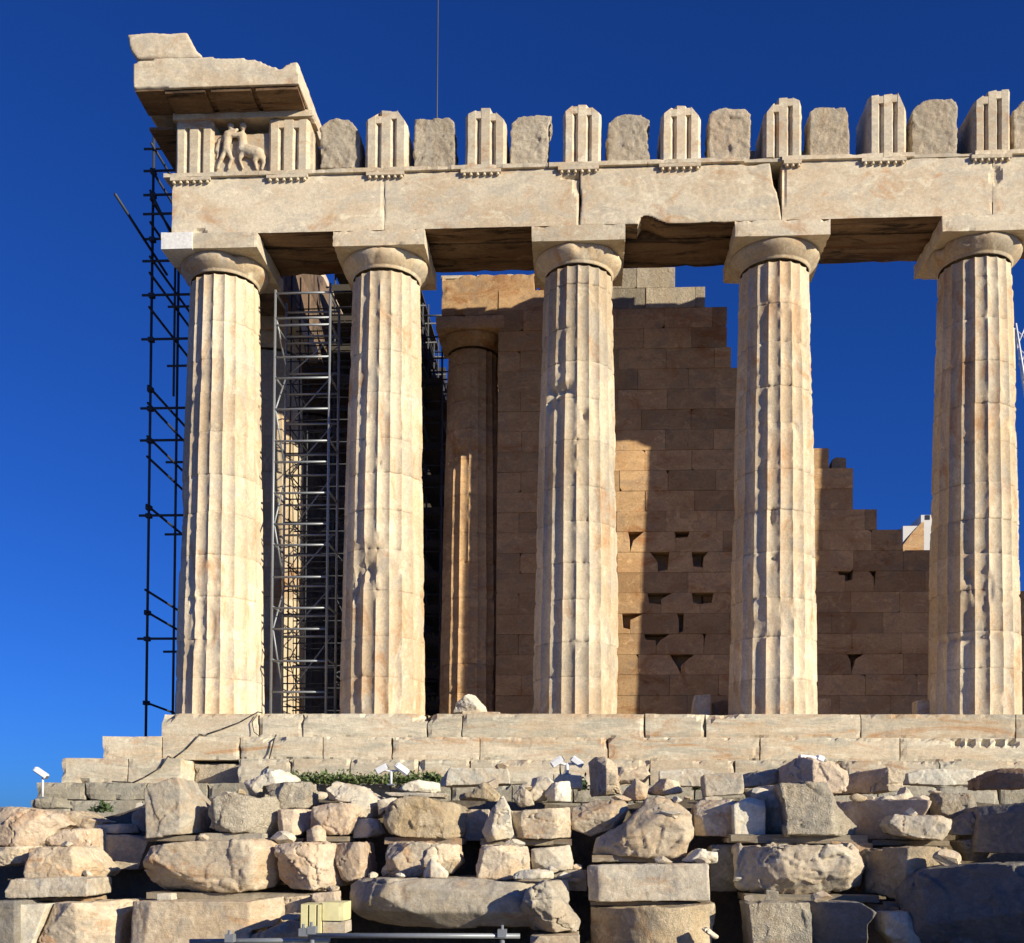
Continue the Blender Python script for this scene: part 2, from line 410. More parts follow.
def abacus_mesh(seed, hw=1.0, chip=.3):
    a = Acc(); block(a, (-hw, -hw, 10.087), (hw, hw, CH), .07, .004, .14, .03, seed, chip=chip); return a.mesh(M['entab'])

def ang_of(ci, px):
    """angle on the column of what is seen at pixel column px, relative to the axis"""
    x = COLX[ci]; vx, vy = CX-x, CY; base = math.atan2(vy, vx)
    axis_px = [218, 381, 575, 775, 977][ci]; k = max(-.98, min(.98, (px-axis_px)/42))
    return base+math.asin(k)
def zpix(py): return at(500, py, -.8).z
D = [
 [(ang_of(0, 200), zpix(625), .32, .55, .05), (ang_of(0, 190), zpix(600), .10, .20, .07), (ang_of(0, 235), zpix(635), .5, .16, .03), (ang_of(0, 217), zpix(583), .05, .05, .06), (ang_of(0, 238), zpix(516), .08, .1, .03)],
 [(ang_of(1, 361), zpix(572), .33, .22, .10), (ang_of(1, 352), zpix(585), .12, .35, .08), (ang_of(1, 395), zpix(570), .3, .05, .04), (ang_of(1, 375), zpix(462), .06, .06, .05), (ang_of(1, 395), zpix(395), .35, .5, .025)],
 [(ang_of(2, 583), zpix(416), .10, .09, .08), (ang_of(2, 556), zpix(389), .42, .10, .13), (ang_of(2, 548), zpix(400), .22, .22, .06), (ang_of(2, 596), zpix(610), .28, .9, .03), (ang_of(2, 581), zpix(562), .08, .07, .05), (ang_of(2, 598), zpix(410), .2, .3, .03)],
 [(ang_of(3, 773), zpix(519), .09, .2, .07), (ang_of(3, 775), zpix(560), .12, .06, .06), (ang_of(3, 797), zpix(430), .12, .1, .04), (ang_of(3, 795), zpix(505), .2, .4, .02)],
 [(ang_of(4, 985), zpix(592), .26, .45, .07), (ang_of(4, 965), zpix(640), .8, .07, .07), (ang_of(4, 978), zpix(555), .3, .05, .05), (ang_of(4, 972), zpix(580), .12, .12, .08)],
]
shafts = []
for i in range(5):
    s_ = column_mesh(.972 if i == 0 else .953, 100+i*7, D[i]); shafts.append(s_)
    place_col(COLX[i], 0, s_, echinus_mesh(31+i*5), abacus_mesh(60+i, 1.05 if i == 0 else 1.0, .6 if i in (0, 3) else .3))
a = Acc(); p_ = at(163, 235, -1.08); block(a, (-1.065, -1.075, 10.08), (at(192, 240, -1.08).x, -.3, 10.445), .08, .002, .03, .004, 5)
M['newmarble'] = stone_mat('new_white_marble', (.80, .79, .76), (.76, .74, .70), (.72, .71, .69), .05, (1, 1, 1), .1, .05)
child('new_marble_patch', a.mesh(M['newmarble']), temple)
ech9, aba9 = echinus_mesh(90), abacus_mesh(91)
for i in range(5, 9): place_col(COLX[i], 0, shafts[(i*2) % 5], ech9, aba9)
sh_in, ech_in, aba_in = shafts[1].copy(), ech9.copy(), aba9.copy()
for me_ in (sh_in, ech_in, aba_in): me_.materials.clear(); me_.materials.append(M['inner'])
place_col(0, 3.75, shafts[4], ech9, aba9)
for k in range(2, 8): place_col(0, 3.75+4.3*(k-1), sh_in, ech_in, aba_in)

# --- steps (krepis): long courses of blocks
def course(name, x0, x1, Yf, z0, z1, joints, mat, seed, depth=1.2, amp=.009, edge=.05, dents=(), res=.10, left=None):
    a = Acc(); rng = random.Random(seed); xs = [x0]+[j for j in joints if x0 < j < x1]+[x1]
    for i in range(len(xs)-1):
        dy = rng.uniform(-.012, .012); g = .003
        lo = (xs[i]+g, Yf+dy, z0); hi = (xs[i+1]-g, Yf+depth, z1-.004*rng.random())
        block(a, lo, hi, res, amp, .12, edge, seed+i*3, rng.uniform(-.09, .07), dents=[d for d in dents if xs[i]-.3 < d[0] < xs[i+1]+.3])
    return child(name, a.mesh(mat), temple)
def pj(pxs, py, Y): return [at(p, py, Y).x for p in pxs]
XR = 36.0
xl1, xl2, xl3 = at(161, 722, -1.15).x, at(102, 748, -1.85).x, at(61, 772, -2.5).x
c1 = [at(p, 722, -1.15) for p in (428, 700, 560)]
dn1 = [(at(427, 716, -1.15).x, .0, .13, .16, .35), (at(425, 716, -1.15).x, -.06, .30, .07, .25), (at(706, 715, -1.15).x, .02, .22, .22, .16), (at(722, 714, -1.15).x, .04, .35, .09, .2), (at(862, 716, -1.15).x, -.02, .3, .05, .1), (at(165, 718, -1.15).x, .02, .2, .2, .2)]
course('stylobate', xl1, XR, -1.15, Z1+.003, 0, pj((258, 303, 427, 462, 645, 706, 861, 1016), 722, -1.15)+[20, 22.1, 24.3, 26.6, 29, 31], M['step'], 5, 2.5, dents=dn1)
dn2 = [(at(p, 741, -1.85).x, -.68, .10, .085, .14) for p in (958, 971, 985, 999, 1012)]
dn2 += [(at(274, 738, -1.85).x, Z1, .25, .15, .15), (at(607, 738, -1.85).x, Z1, .10, .13, .12), (at(515, 745, -1.85).x, -.8, .4, .05, .03)]
course('second_step', xl2, XR, -1.85, Z2+.003, Z1, pj((162, 240, 323, 392, 480, 608, 760, 900), 748, -1.85)+[18, 19.5, 21.6, 23.9, 26], M['step'], 25, 1.5, dents=dn2, res=.07)
g0, g1 = at(181, 772, -2.5).x, at(237, 772, -2.5).x
dn3 = [(at(p, 765, -2.5).x, Z2, r_, d_, .12) for p, r_, d_ in ((352, .1, .1), (420, .06, .3), (510, .3, .12), (645, .1, .1), (842, .25, .09), (944, .2, .08))]
course('third_step', xl3, g0, -2.5, Z3+.003, Z2, pj((128,), 772, -2.5), M['step'], 45, 1.5)
course('third_step', g1, XR, -2.5, Z3+.003, Z2, pj((290, 350, 418, 470, 560, 650, 735, 842, 940), 772, -2.5)+[17.5, 19.2, 21, 23, 25], M['step'], 46, 1.5, dents=dn3, res=.07)
course('third_step', g0, g1, -1.75, Z3+.003, Z2-.06, [], M['rough'], 47, .8)
# solid core under the floor, and foundation courses
ca = Acc(); block(ca, (-.9, .9, -1.6), (XR-.3, 34, -.02), 2.0, 0, .1, 0, 3); child('floor_slab', ca.mesh(M['step']), temple)
course('foundation_course', at(36, 792, -2.9).x, XR, -2.9, -1.93, Z3, [at(p, 792, -2.9).x for p in range(85, 1024, 61)]+[18, 20, 22, 24], M['found'], 65, 2.0, .02, .05)
course('foundation_course', at(30, 808, -3.05).x, XR, -3.05, -2.40, -1.933, [at(p, 792, -3.05).x for p in range(70, 1024, 73)]+[18, 20, 22, 24], M['found'], 75, 2.0, .025, .06)
course('foundation_course', at(24, 812, -3.12).x, XR, -3.12, -3.2, -2.403, [at(p, 792, -3.05).x for p in range(50, 1024, 80)], M['found'], 76, 2.0, .025, .06, res=.2)

def slab_from_poly(poly, Y, thick, voxel, mat, seed, amp=.02, world=False):
    pts = [Vector((p, Y, q)) for p, q in poly] if world else [at(p, q, Y) for p, q in poly]; n = len(pts)
    V = [(p.x, Y, p.z) for p in pts]+[(p.x, Y+thick, p.z) for p in pts]
    F = [tuple(range(n)), tuple(range(n, 2*n))[::-1]]+[((i+1) % n, i, n+i, n+(i+1) % n) for i in range(n)]
    me = remeshed(V, F, voxel); v = get_co(me); no = get_no(me)
    d = fbm(v*3, 4, seed)*amp+fbm(v*12, 3, seed+3)*amp*.7
    me.vertices.foreach_set('co', (v+no*d[:, None]).ravel())
    me.materials.clear(); me.materials.append(mat); me.polygons.foreach_set('use_smooth', [True]*len(me.polygons)); me.update()
    return me
# --- architrave: separate beams from column axis to column axis
AF = -.915; AZ0, AZ1 = CH+.004, 11.70
archx = [at(172, 205, AF).x]+[at(p, 200, AF).x for p in (385, 579, 782, 993)]+[20.84, 25.13, 29.42, 34.5]
for i in range(len(archx)-1):
    a = Acc(); x0, x1 = archx[i], archx[i+1]
    dn = []
    if i == 0: dn = [(at(384, 205, AF).x, 11.2, .05, .5, .02), (at(200, 236, AF).x, 10.5, .15, .1, .07)]
    if i == 1: dn = [(at(577, 195, AF).x, 11.35, .09, .25, .06), (at(572, 190, AF).x, 11.5, .25, .05, .08), (at(580, 216, AF).x, 10.9, .07, .4, .03), (at(588, 222, AF).x, 10.5, .22, .2, .1)]
    if i == 2: dn = [(at(776, 190, AF).x, 11.3, .22, .8, .10), (at(645, 206, AF).x, 11.0, .25, .15, .015), (at(650, 226, AF).x, 10.42, .28, .26, .9), (at(672, 230, AF).x, 10.38, .7, .16, .6), (at(783, 180, AF).x, 11.55, .13, .4, .2)]
    if i == 3: dn = [(at(784, 190, AF).x, 11.3, .04, .6, .03), (at(992, 185, AF).x, 11.25, .05, .15, .04)]
    if i == 4: dn = [(at(996, 180, AF).x, 11.3, .12, .2, .08)]
    if i == 2:
        q = lambda u, v: (at(u, v, AF).x, at(u, v, AF).z)
        zb_ = AZ0+.03
        poly = [(x0+.004, zb_), (at(636, 226, AF).x, zb_), q(637.5, 225), q(641, 217), q(645, 215.5), q(652, 216.5), q(658, 220), q(668, 223.5), q(690, 223.5), q(712, 221.5), q(724, 222.5), (at(733, 222, AF).x, zb_), (x1-.004, zb_), q(779.5, 205), q(777, 192), q(774, 186), q(772, 176), (at(770, 170, AF).x, AZ1), q(748, 165.5), (at(740, 165, AF).x, AZ1), (x0+.004, AZ1), q(580, 185), q(581.5, 200), q(580, 215)]
        me_ = slab_from_poly(poly, AF, .6, .03, M['entab'], 17, .008, world=True)
    else:
        block(a, (x0+.001, AF, AZ0+.03), (x1-.001, -.31, AZ1), .05, .008, .07, .012, 200+i, random.Random(i).uniform(-.05, .04), dents=dn)
        me_ = a.mesh(M['entab'])
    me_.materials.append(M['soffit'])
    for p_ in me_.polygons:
        if p_.normal.z < -.75 and p_.center.z < AZ0+.4: p_.material_index = 1  # down-facing faces darkened: brown patina plus underside shade in the colour
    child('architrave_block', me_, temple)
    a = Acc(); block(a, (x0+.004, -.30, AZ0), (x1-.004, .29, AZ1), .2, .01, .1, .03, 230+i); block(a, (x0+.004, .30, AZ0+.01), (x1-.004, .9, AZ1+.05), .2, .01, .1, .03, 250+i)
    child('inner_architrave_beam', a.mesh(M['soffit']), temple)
# taenia (flat band over the architrave)
TZ0, TZ1 = AZ1+.004, 11.80
def gap_spans():
    cuts = [(at(745, 165, -.97).x, at(782, 165, -.97).x), (at(915, 160, -.97).x, at(975, 160, -.97).x)]
    x = -1.07; res = []
    for a_, b_ in cuts: res.append((x, a_)); x = b_
    res.append((x, 34)); return res
for k, (a_, b_) in enumerate(gap_spans()):
    a = Acc(); x = a_
    while x < b_-.01:
        x2 = min(b_, x+2.1); block(a, (x+.002, -.985, TZ0), (x2-.002, -.3, TZ1), .07, .004, .05, .02, 300+int(x*7)); x = x2
    child('taenia', a.mesh(M['entab']), temple)
a = Acc(); block(a, (-1.02, -.93, TZ0), (34, -.28, TZ1-.012), .15, .004, .05, .02, 333); child('architrave_crown', a.mesh(M['entab']), temple)

# --- frieze
FY = -.935; BY = -.74
def zf(py, Y=FY, px=500): return at(px, py, Y).z
def triglyph(pl, pr, top, deep=1.05, cheek=0, zb=TZ1+.003, fl=None):
    """pl, pr: left/right pixel; top: outline of the broken upper edge [(px,py),...]"""
    xa, xb = at(pl, 140, FY).x, at(pr, 140, FY).x; W = xb-xa
    tops = [(at(p, q, FY).x, at(p, q, FY).z) for p, q in top]
    def ztop(x): return float(np.interp(x, [t[0] for t in tops], [t[1] for t in tops]))
    # plan of a triglyph: two full channels, half channels at the ends
    g = .10; xs = [0, .07, .245, .32, .395, .605, .68, .755, .93, 1.0]
    ys = [g*.75, 0, 0, g, 0, 0, g, 0, 0, g*.75]
    zc = [zb, zb+.3, zb+.7]
    V = []; F = []; nz = 10
    pl_ = [(xa+u_*W, FY+d_) for u_, d_ in zip(xs, ys)]
    outline = pl_+[(xb, FY+.55), (xb+.02, FY+deep), (xa-.02, FY+deep), (xa, FY+.55)]
    n = len(outline)
    rng = random.Random(int(pl*3)); 
    for j in range(nz+1):
        for (x, y) in outline:
            zt = ztop(min(max(x, tops[0][0]), tops[-1][0])); f_ = j/nz
            V.append((x, y, zb+(zt-zb)*f_))
    V = np.array(V); nn = fbm(V*4, 3, int(pl)); nn2 = fbm(V*9+3, 3, int(pl)+2)
    up = np.repeat(np.arange(nz+1)/nz, n)
    V[:, 1] += nn*.01; V[:, 0] += nn2*.012*(.4+up)
    V[-n:, 2] += nn2[-n:]*.03
    for j in range(nz):
        for i in range(n):
            k = (i+1) % n; F.append((j*n+i, j*n+k, (j+1)*n+k, (j+1)*n+i))
    # cap: above the channels the face is closed by a plain band
    cz = [ztop(min(max(x, tops[0][0]), tops[-1][0])) for x, y in outline]
    F.append(tuple(range(nz*n, (nz+1)*n))); F.append(tuple(range(n))[::-1])
    me = mesh_from(V, F, M['entab'], False, np.full(len(V), rng.uniform(-.08, .05)))
    t = child('triglyph', me, temple)
    # plain heads closing the channels
    for u0, u1 in ((.245, .395), (.605, .755)):
        a = Acc()
        xl, xr_ = xa+u0*W, xa+u1*W; zt = min(ztop(xl), ztop(xr_))
        a.add(*box_vf((xl-.004, FY+.004, zt-.17), (xr_+.004, FY+.13, zt-.02)))
        child('channel_head', a.mesh(M['entab']), t)
    return t
def regula(pl, pr, drops=6):
    xa, xb = at(pl, 170, -1.0).x, at(pr, 170, -1.0).x; a = Acc()
    block(a, (xa, -.995, AZ1-.075), (xb, AF-.004, AZ1), .06, .002, .03, .008, int(pl))
    r = child('regula', a.mesh(M['entab']), temple)
    for k in range(drops):
        x = xa+(k+.5)*(xb-xa)/drops; a = Acc()
        V, F = tube_vf((x, -.955, AZ1-.077), (x, -.955, AZ1-.125), .036, 10); a.add(V, F)
        child('gutta', a.mesh(M['entab']), r)
TR = [(365, 407, [(364.6, 121), (377, 114.5), (378, 110.5), (400.5, 110.5), (403, 118.5), (407, 124.5)]),
 (465, 506, [(466, 115), (480, 108), (490, 108), (500, 115), (506, 123)]),
 (563, 601, [(563.4, 113), (571, 105.5), (589, 104.8), (601, 113)]),
 (661, 701, [(661, 116), (674, 105.8), (690.6, 105.8), (695, 111.5), (700.6, 118)]),
 (764, 802, [(766, 113.4), (775, 101.6), (779.4, 98), (797.8, 97), (801.6, 104.5)]),
 (869, 907, [(870.5, 95.8), (880, 95), (898, 93), (900.5, 104.5), (906.5, 109)]),
 (974, 1011, [(975, 101.6), (989, 91), (1006.5, 89), (1012, 91)]),
 (1083, 1121, [(1083, 95), (1100, 86), (1121, 90)]), (1194, 1232, [(1194, 90), (1210, 80), (1232, 86)])]
for pl, pr, top in TR: triglyph(pl, pr, top)
for pl, pr in ((366, 404), (460.5, 501), (558, 599), (659, 701), (862, 907), (972, 1012.5), (1082, 1121)): regula(pl, pr)
regula(784, 802, 3); regula(170, 210); regula(266, 307.6)
BK = [(320, 359.5, [(320, 128), (329, 119.5), (349, 118.5), (357, 129), (360, 135)]),
 (414, 455.5, [(415, 118), (430, 118), (449, 118), (453, 122), (455, 133)]),
 (510, 548, [(511, 123), (519, 117), (540, 115.5), (552, 116), (548, 128)]),
 (607, 649.5, [(608, 122), (619, 115), (642, 114), (650, 121), (647, 130)]),
 (708, 750, [(709, 113), (719, 109), (745, 108.5), (751, 113)]),
 (809, 849, [(810, 112), (815, 107.5), (830, 106.5), (845, 107.5), (849, 113)]),
 (911, 956.5, [(912, 112), (914.5, 107.5), (925, 100), (951.6, 98.6), (958, 106)]),
 (1014, 1060, [(1013, 112), (1024, 101), (1050, 98), (1060, 104)]), (1126, 1172, [(1126, 100), (1140, 92), (1172, 96)]), (1240, 1290, [(1240, 95), (1255, 86), (1290, 92)])]
for k, (pl, pr, top) in enumerate(BK):
    poly = [(pl, 168)]+top+[(pr, 168)]
    pts = [(p, q) for p, q in poly]
    bl = [at(p, q, BY) for p, q in pts]
    zb = TZ1+.02
    me = slab_from_poly(pts, BY, .62, .028, M['rough'], 500+k, .028)
    v = get_co(me); no = get_no(me); me.vertices.foreach_set('co', (v+no*(facets(v*2.2, 40+k)*.016+facets(v*5, 60+k)*.018)[:, None]*np.clip((v[:, 2]-TZ1)*3, .3, 1)[:, None]).ravel())
    child('frieze_backing_block', me, temple)
# inner course behind the frieze
a = Acc(); x = at(318, 150, .3).x; rng = random.Random(4)
while x < 34:
    L_ = rng.uniform(1.0, 1.6); h = rng.uniform(.62, .92)
    block(a, (x, .24, TZ1-.04), (x+L_-.03, .88, TZ1+h), .12, .012, .1, .05, int(x*9)); x += L_
child('inner_frieze_course', a.mesh(M['entab']), temple)

# --- the intact corner: triglyphs, carved metope, band, cornice
FT = 12.78
xa = -1.0
def xpx(p, py=140, Y=FY): return at(p, py, Y).x
cornT = [(175, 213), (268, 309)]
for pl, pr in cornT:
    zt = 119.5
    triglyph(pl, pr, [(pl, zt), (pl+2, zt), (pr-2, zt), (pr, zt)], deep=.5)
a = Acc(); block(a, (xpx(175), FY+.12, TZ1+.003), (xpx(312), FY+.7, 12.72), .1, .006, .08, .02, 700); child('metope', a.mesh(M['entab']), temple)
a = Acc(); block(a, (-.96, -.2, TZ1+.003), (xpx(314), .9, 12.74), .2, .01, .08, .02, 703); child('corner_frieze_core', a.mesh(M['rough']), temple)
zb0, zb1 = at(240, 119, FY).z, at(240, 112, FY).z; ZS = at(240, 111, FY).z
a = Acc(); block(a, (xpx(173), FY-.035, zb0), (xpx(313), FY+.5, zb1), .08, .004, .06, .02, 704); child('frieze_band', a.mesh(M['entab']), temple)
# relief figures (generic weathered carving of a man wrestling a horse-bodied creature)
def blob(pts, rad):
    me = bpy.data.meshes.new('b'); bm = bmesh.new()
    for (p, q, r_, yy, sx_, sz_) in pts:
        c = at(p, q, FY+.1)
        mtx = Matrix.Translation((c.x, FY+.12-yy, c.z)) @ Matrix.Diagonal((r_*sx_, r_*.85, r_*sz_, 1))
        bmesh.ops.create_icosphere(bm, subdivisions=2, radius=1, matrix=mtx)
    bm.to_mesh(me); bm.free()
    me = remesh_me(me, .022); v = get_co(me); no = get_no(me)
    me.vertices.foreach_set('co', (v+no*(fbm(v*9, 3, 5)*.012)[:, None]).ravel())
    me.materials.clear(); me.materials.append(M['entab']); me.polygons.foreach_set('use_smooth', [True]*len(me.polygons)); me.update(); return me
def limb(p0, p1, r0, r1, y=.04, n=7):
    return [(p0[0]+(p1[0]-p0[0])*t, p0[1]+(p1[1]-p0[1])*t, r0+(r1-r0)*t, y, 1, 1) for t in np.linspace(0, 1, n)]
fig = limb((243, 150), (258, 154), .13, .15, .03, 8)+limb((258, 155), (255, 161), .10, .06, .05, 4)+limb((255, 161), (257, 169), .055, .035, .04, 5)+limb((261, 154), (264, 163), .08, .045, .02)+limb((264, 163), (262, 169), .04, .035, .02)
fig += limb((244, 153), (240, 160), .075, .045, .05)+limb((240, 160), (243, 169), .04, .03, .04)+limb((243, 150), (243, 137), .115, .10, .05, 6)+[(244, 128.5, .078, .08, 1, 1.15)]+limb((243, 137), (234, 138), .06, .045, .1)+limb((262, 152), (266, 158), .03, .02, .02)
fig += limb((229, 137), (227, 150), .105, .085, .07, 6)+[(232, 129, .075, .09, 1, 1.15)]+limb((227, 150), (222, 160), .075, .05, .06)+limb((222, 160), (218, 169), .05, .035, .05)+limb((228, 150), (232, 160), .075, .05, .07)+limb((232, 160), (229, 169), .048, .035, .05)
fig += limb((228, 136), (219, 142), .05, .04, .05)+limb((219, 142), (216, 151), .04, .03, .03)+limb((231, 136), (238, 132), .05, .04, .1)+limb((221, 140), (217, 158), .05, .03, .015, 8)
child('relief_carving', blob(fig, 0), temple)
# cornice
CYF = -1.62
ctop = [(132, 65), (132.5, 89), (299, 84), (298.5, 61.5), (292, 62), (286, 65), (280, 69), (270, 65), (258, 60), (250, 59), (238, 57), (225, 58), (200, 56), (170, 58), (140, 60)]
me = slab_from_poly(ctop[::-1], CYF, 2.15, .045, M['entab'], 720, .012); child('cornice', me, temple)
# underside of the cornice with its mutules (sloping plates)
def soffit_box(pl, pr, z_f, z_b, thick, y0, y1, mat, seed):
    x0, x1 = at(pl, 90, CYF).x, at(pr, 90, CYF).x; a = Acc(); V, F = gridbox_vf((x0, y0, 0), (x1, y1, 1), .12)
    t = (V[:, 1]-y0)/(y1-y0); zt = z_f+(z_b-z_f)*t; V = V.copy(); V[:, 2] = np.where(V[:, 2] > .5, zt+thick, zt) if True else V[:, 2]
    V[:, 2] += fbm(V*5, 3, seed)*.008; a.add(V, F); return a.mesh(mat)
zfr = at(200, 89, CYF).z; 
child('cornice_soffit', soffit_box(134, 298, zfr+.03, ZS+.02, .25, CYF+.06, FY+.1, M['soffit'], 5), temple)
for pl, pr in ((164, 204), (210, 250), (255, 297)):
    child('mutule', soffit_box(pl, pr, zfr-.03, ZS-.05, .07, CYF+.06, FY-.02, M['soffit'], int(pl)), temple)  # plates all in dark marble, the shade below the cornice painted in
# upper block on the cornice
ub = [(127, 34), (130, 50), (137, 59), (200, 57), (202, 55), (196, 50), (192, 42), (187, 32.5), (150, 32.5)]
child('cornice_top_block', slab_from_poly(ub[::-1], CYF+.12, .9, .04, M['entab'], 733, .014), temple)
# entablature and cornice of the short side, going back from the corner
a = Acc()
for k in range(6):
    block(a, (-.93, .95+4.3*k, AZ0), (.9, .95+4.3*(k+1)-.01, AZ1), .3, .01, .1, .03, 740+k, random.Random(k).uniform(-.05, .05))
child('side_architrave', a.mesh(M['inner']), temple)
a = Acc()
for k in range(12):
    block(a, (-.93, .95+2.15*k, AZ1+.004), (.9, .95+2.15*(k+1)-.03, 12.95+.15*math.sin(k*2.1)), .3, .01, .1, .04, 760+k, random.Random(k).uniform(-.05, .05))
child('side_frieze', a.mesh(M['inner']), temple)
a = Acc(); xw = at(132, 89, CYF).x
block(a, (xw+.06, .55, 12.86), (.75, 11, 13.35), .2, .012, .1, .04, 777); child('side_cornice', a.mesh(M['entab']), temple)
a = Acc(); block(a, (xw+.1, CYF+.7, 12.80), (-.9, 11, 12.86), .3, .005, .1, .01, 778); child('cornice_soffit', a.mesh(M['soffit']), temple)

# ================================================================== INNER WALL
WY = 3.5
cella = empty('inner_temple_wall', (10, WY, 0))
tag(cella, 'ruined inner wall of brown marble blocks, stepping down to the right behind the columns', 'wall')
def wall_profile():
    pr = [(497, 292), (545, 292), (545, 290), (590, 290), (590, 272), (675, 272), (675, 290), (705, 290), (705, 308), (727, 308), (727, 338), (731, 338), (731, 361), (745, 361), (745, 385), (765, 385), (765, 410), (785, 410), (785, 435), (806, 435), (806, 458), (829, 458), (829, 478), (853, 478), (853, 500), (877, 500), (877, 521), (902, 521), (902, 541), (928, 541), (928, 560), (985, 560), (985, 600), (1030, 600), (1030, 640), (1300, 640)]
    return [(at(p, q, WY).x, at(p, q, WY).z) for p, q in pr]
WP = wall_profile()
def wtop(x):
    for (xa_, za), (xb_, zb_) in zip(WP[:-1], WP[1:]):
        if xa_ <= x < xb_: return max(za, zb_) if abs(za-zb_) < .02 else za
    return WP[-1][1]
ch_px = [(630, 547, 1), (676, 543, 1), (658, 566, 1), (703, 566, 1), (661, 607, 1), (700, 607, 1), (679, 622, 1), (630, 628, 1), (656, 647, 1), (704, 647, 1), (681, 668, 1), (852, 666, 1), (874, 580, 1), (845, 590, .6), (683, 600, .7)]
chips = [(at(p, q, WY).x, at(p, q, WY).z, s_) for p, q, s_ in ch_px]
HCO = .516
acc = Acc(); acc_top = Acc(); ztop_lim = at(650, 312, WY).z; rng = random.Random(77); ci = 0
z = .35 + 0
Z0w = at(650, 308, WY).z; Z0w = Z0w - round(Z0w/HCO)*HCO
zlist = []
zz = Z0w
while zz < 14: zlist.append(zz); zz += HCO
x_start, x_end = at(497, 500, WY).x, 26.0
for r_i, z0 in enumerate(zlist):
    x = x_start - (0 if r_i % 2 else .61); z1 = z0+HCO
    # joints near this course's chips fall on them
    steps_here = [WP[q][0] for q in range(1, len(WP)) if WP[q][1] != WP[q-1][1] and min(WP[q][1], WP[q-1][1]) < z0+HCO*.5 < max(WP[q][1], WP[q-1][1])]
    while x < x_end:
        x2 = x+1.22+rng.uniform(-.05, .05)
        for sx0 in steps_here:
            if x+.02 < sx0 < x2+.25: x2 = sx0
        for (cx_, cz_, s_) in chips:
            if z0 < cz_ < z1 and abs(cx_-x2) < .6 and cx_-x > .3: x2 = cx_; break
        xs0 = max(x, x_start); 
        xm = (xs0+x2)/2
        acc_ = acc_top if (z0 > ztop_lim and xs0 > at(560, 300, WY).x) else acc
        if x2-xs0 > .08 and wtop(xm) > z0+HCO*.45:
            top = z1
            dy = rng.uniform(-.012, .012); tone = rng.choice((rng.uniform(-.28, -.1), rng.uniform(-.1, .16), rng.uniform(-.05, .2)))
            # front polygon with chipped corners
            g = .002; P0 = [(xs0+g, z0+g), (x2-g, z0+g), (x2-g, top-g), (xs0+g, top-g)]
            poly = []
            for c_i, (cx_, cz_) in enumerate(P0):
                cw = ch_ = 0; sq = False
                for (hx, hz, s_) in chips:
                    if abs(hx-cx_) < .06 and z0 < hz < z1 and c_i in (2, 3):
                        cw = min(rng.choice((.05, .12, .2, .28, .34))*s_, (x2-xs0)*.3); ch_ = rng.choice((.16, .28, .40, .49))*s_; sq = rng.random() < .35
                if cw == 0 and rng.random() < .10: cw, ch_ = rng.uniform(.03, .10), rng.uniform(.03, .10)
                if cw == 0 or cw > (x2-xs0)*.6: poly.append((cx_, cz_)); continue
                sx_ = 1 if c_i in (0, 3) else -1; sz_ = 1 if c_i in (0, 1) else -1
                a1 = (cx_+sx_*cw, cz_); a2 = (cx_+sx_*cw*.85, cz_+sz_*ch_*.9) if sq else (cx_+sx_*cw*rng.uniform(.15, .5), cz_+sz_*ch_*rng.uniform(.25, .6)); a3 = (cx_, cz_+sz_*ch_)
                poly += ([a3, a2, a1] if c_i in (0, 2) else [a1, a2, a3])
            n = len(poly); yf = WY+dy; th = .42
            V = [(p[0], yf, p[1]) for p in poly]+[(p[0], yf+th, p[1]) for p in poly]
            F = [tuple(range(n)), tuple(range(n, 2*n))[::-1]]+[((i+1) % n, i, n+i, n+(i+1) % n) for i in range(n)]
            me_ = bpy.data.meshes.new('w'); bm = bmesh.new(); vs = [bm.verts.new(v) for v in V]
            for f in F: bm.faces.new([vs[i] for i in f])
            bmesh.ops.recalc_face_normals(bm, faces=bm.faces)
            fe = [e for e in bm.edges if all(v.co.y < yf+.01 for v in e.verts)]
            bmesh.ops.bevel(bm, geom=fe, offset=rng.uniform(.003, .010), segments=1, affect='EDGES')
            bm.verts.index_update()
            acc_.add([v.co[:] for v in bm.verts], [[v.index for v in f.verts] for f in bm.faces], tone)
            bm.free(); bpy.data.meshes.remove(me_)
        x = x2
child('wall_face', acc.mesh(M['wall']), cella)
child('top_courses', acc_top.mesh(M['rough']), cella)
# the second leaf behind it
acc = Acc()
for (xa_, za), (xb_, zb_) in zip(WP[:-1], WP[1:]):
    if xb_-xa_ > .05:
        zt = z = za
        k = math.floor((za-Z0w)/HCO+.5)*HCO+Z0w
        block(acc, (xa_+.02, WY+.43, -.02), (min(xb_, 26)-.004, WY+1.15, k-.02), .4, .01, .1, .02, int(xa_*10))
child('wall_core', acc.mesh(M['wall']), cella)
# porch column at the end of that wall, and more behind it
pc = shafts[2].copy(); v = get_co(pc); v[:, :2] *= .86; pc.vertices.foreach_set('co', v.ravel()); pc.update()
pe = ech9.copy(); v = get_co(pe); v[:, :2] *= .88; pe.vertices.foreach_set('co', v.ravel())
pa = aba9.copy(); v = get_co(pa); v[:, :2] *= .88; pa.vertices.foreach_set('co', v.ravel())
for me_ in (pc, pe, pa): me_.materials.clear(); me_.materials.append(M['wall'])
px_ = at(471, 600, 4.3).x
for k in range(4):
    o = link('porch_column', pc, None)
    o.location = (px_, 4.35+4.1*k, .25); link('echinus', pe, o); link('abacus', pa, o)
    tag(o, ['brown fluted porch column half in shade, just left of the inner wall', 'second porch column back, hidden in the shade behind the first', 'third porch column back, deep in shade', 'fourth porch column back, farthest from the steps'][k], 'column', 'inner porch columns')
porch = empty('porch_beam', (px_, 4.4, 10.6))
tag(porch, 'broken brown beam over the porch column, its top edge in sunlight', 'beam')
a = Acc(); xpl = at(441, 330, 3.5).x
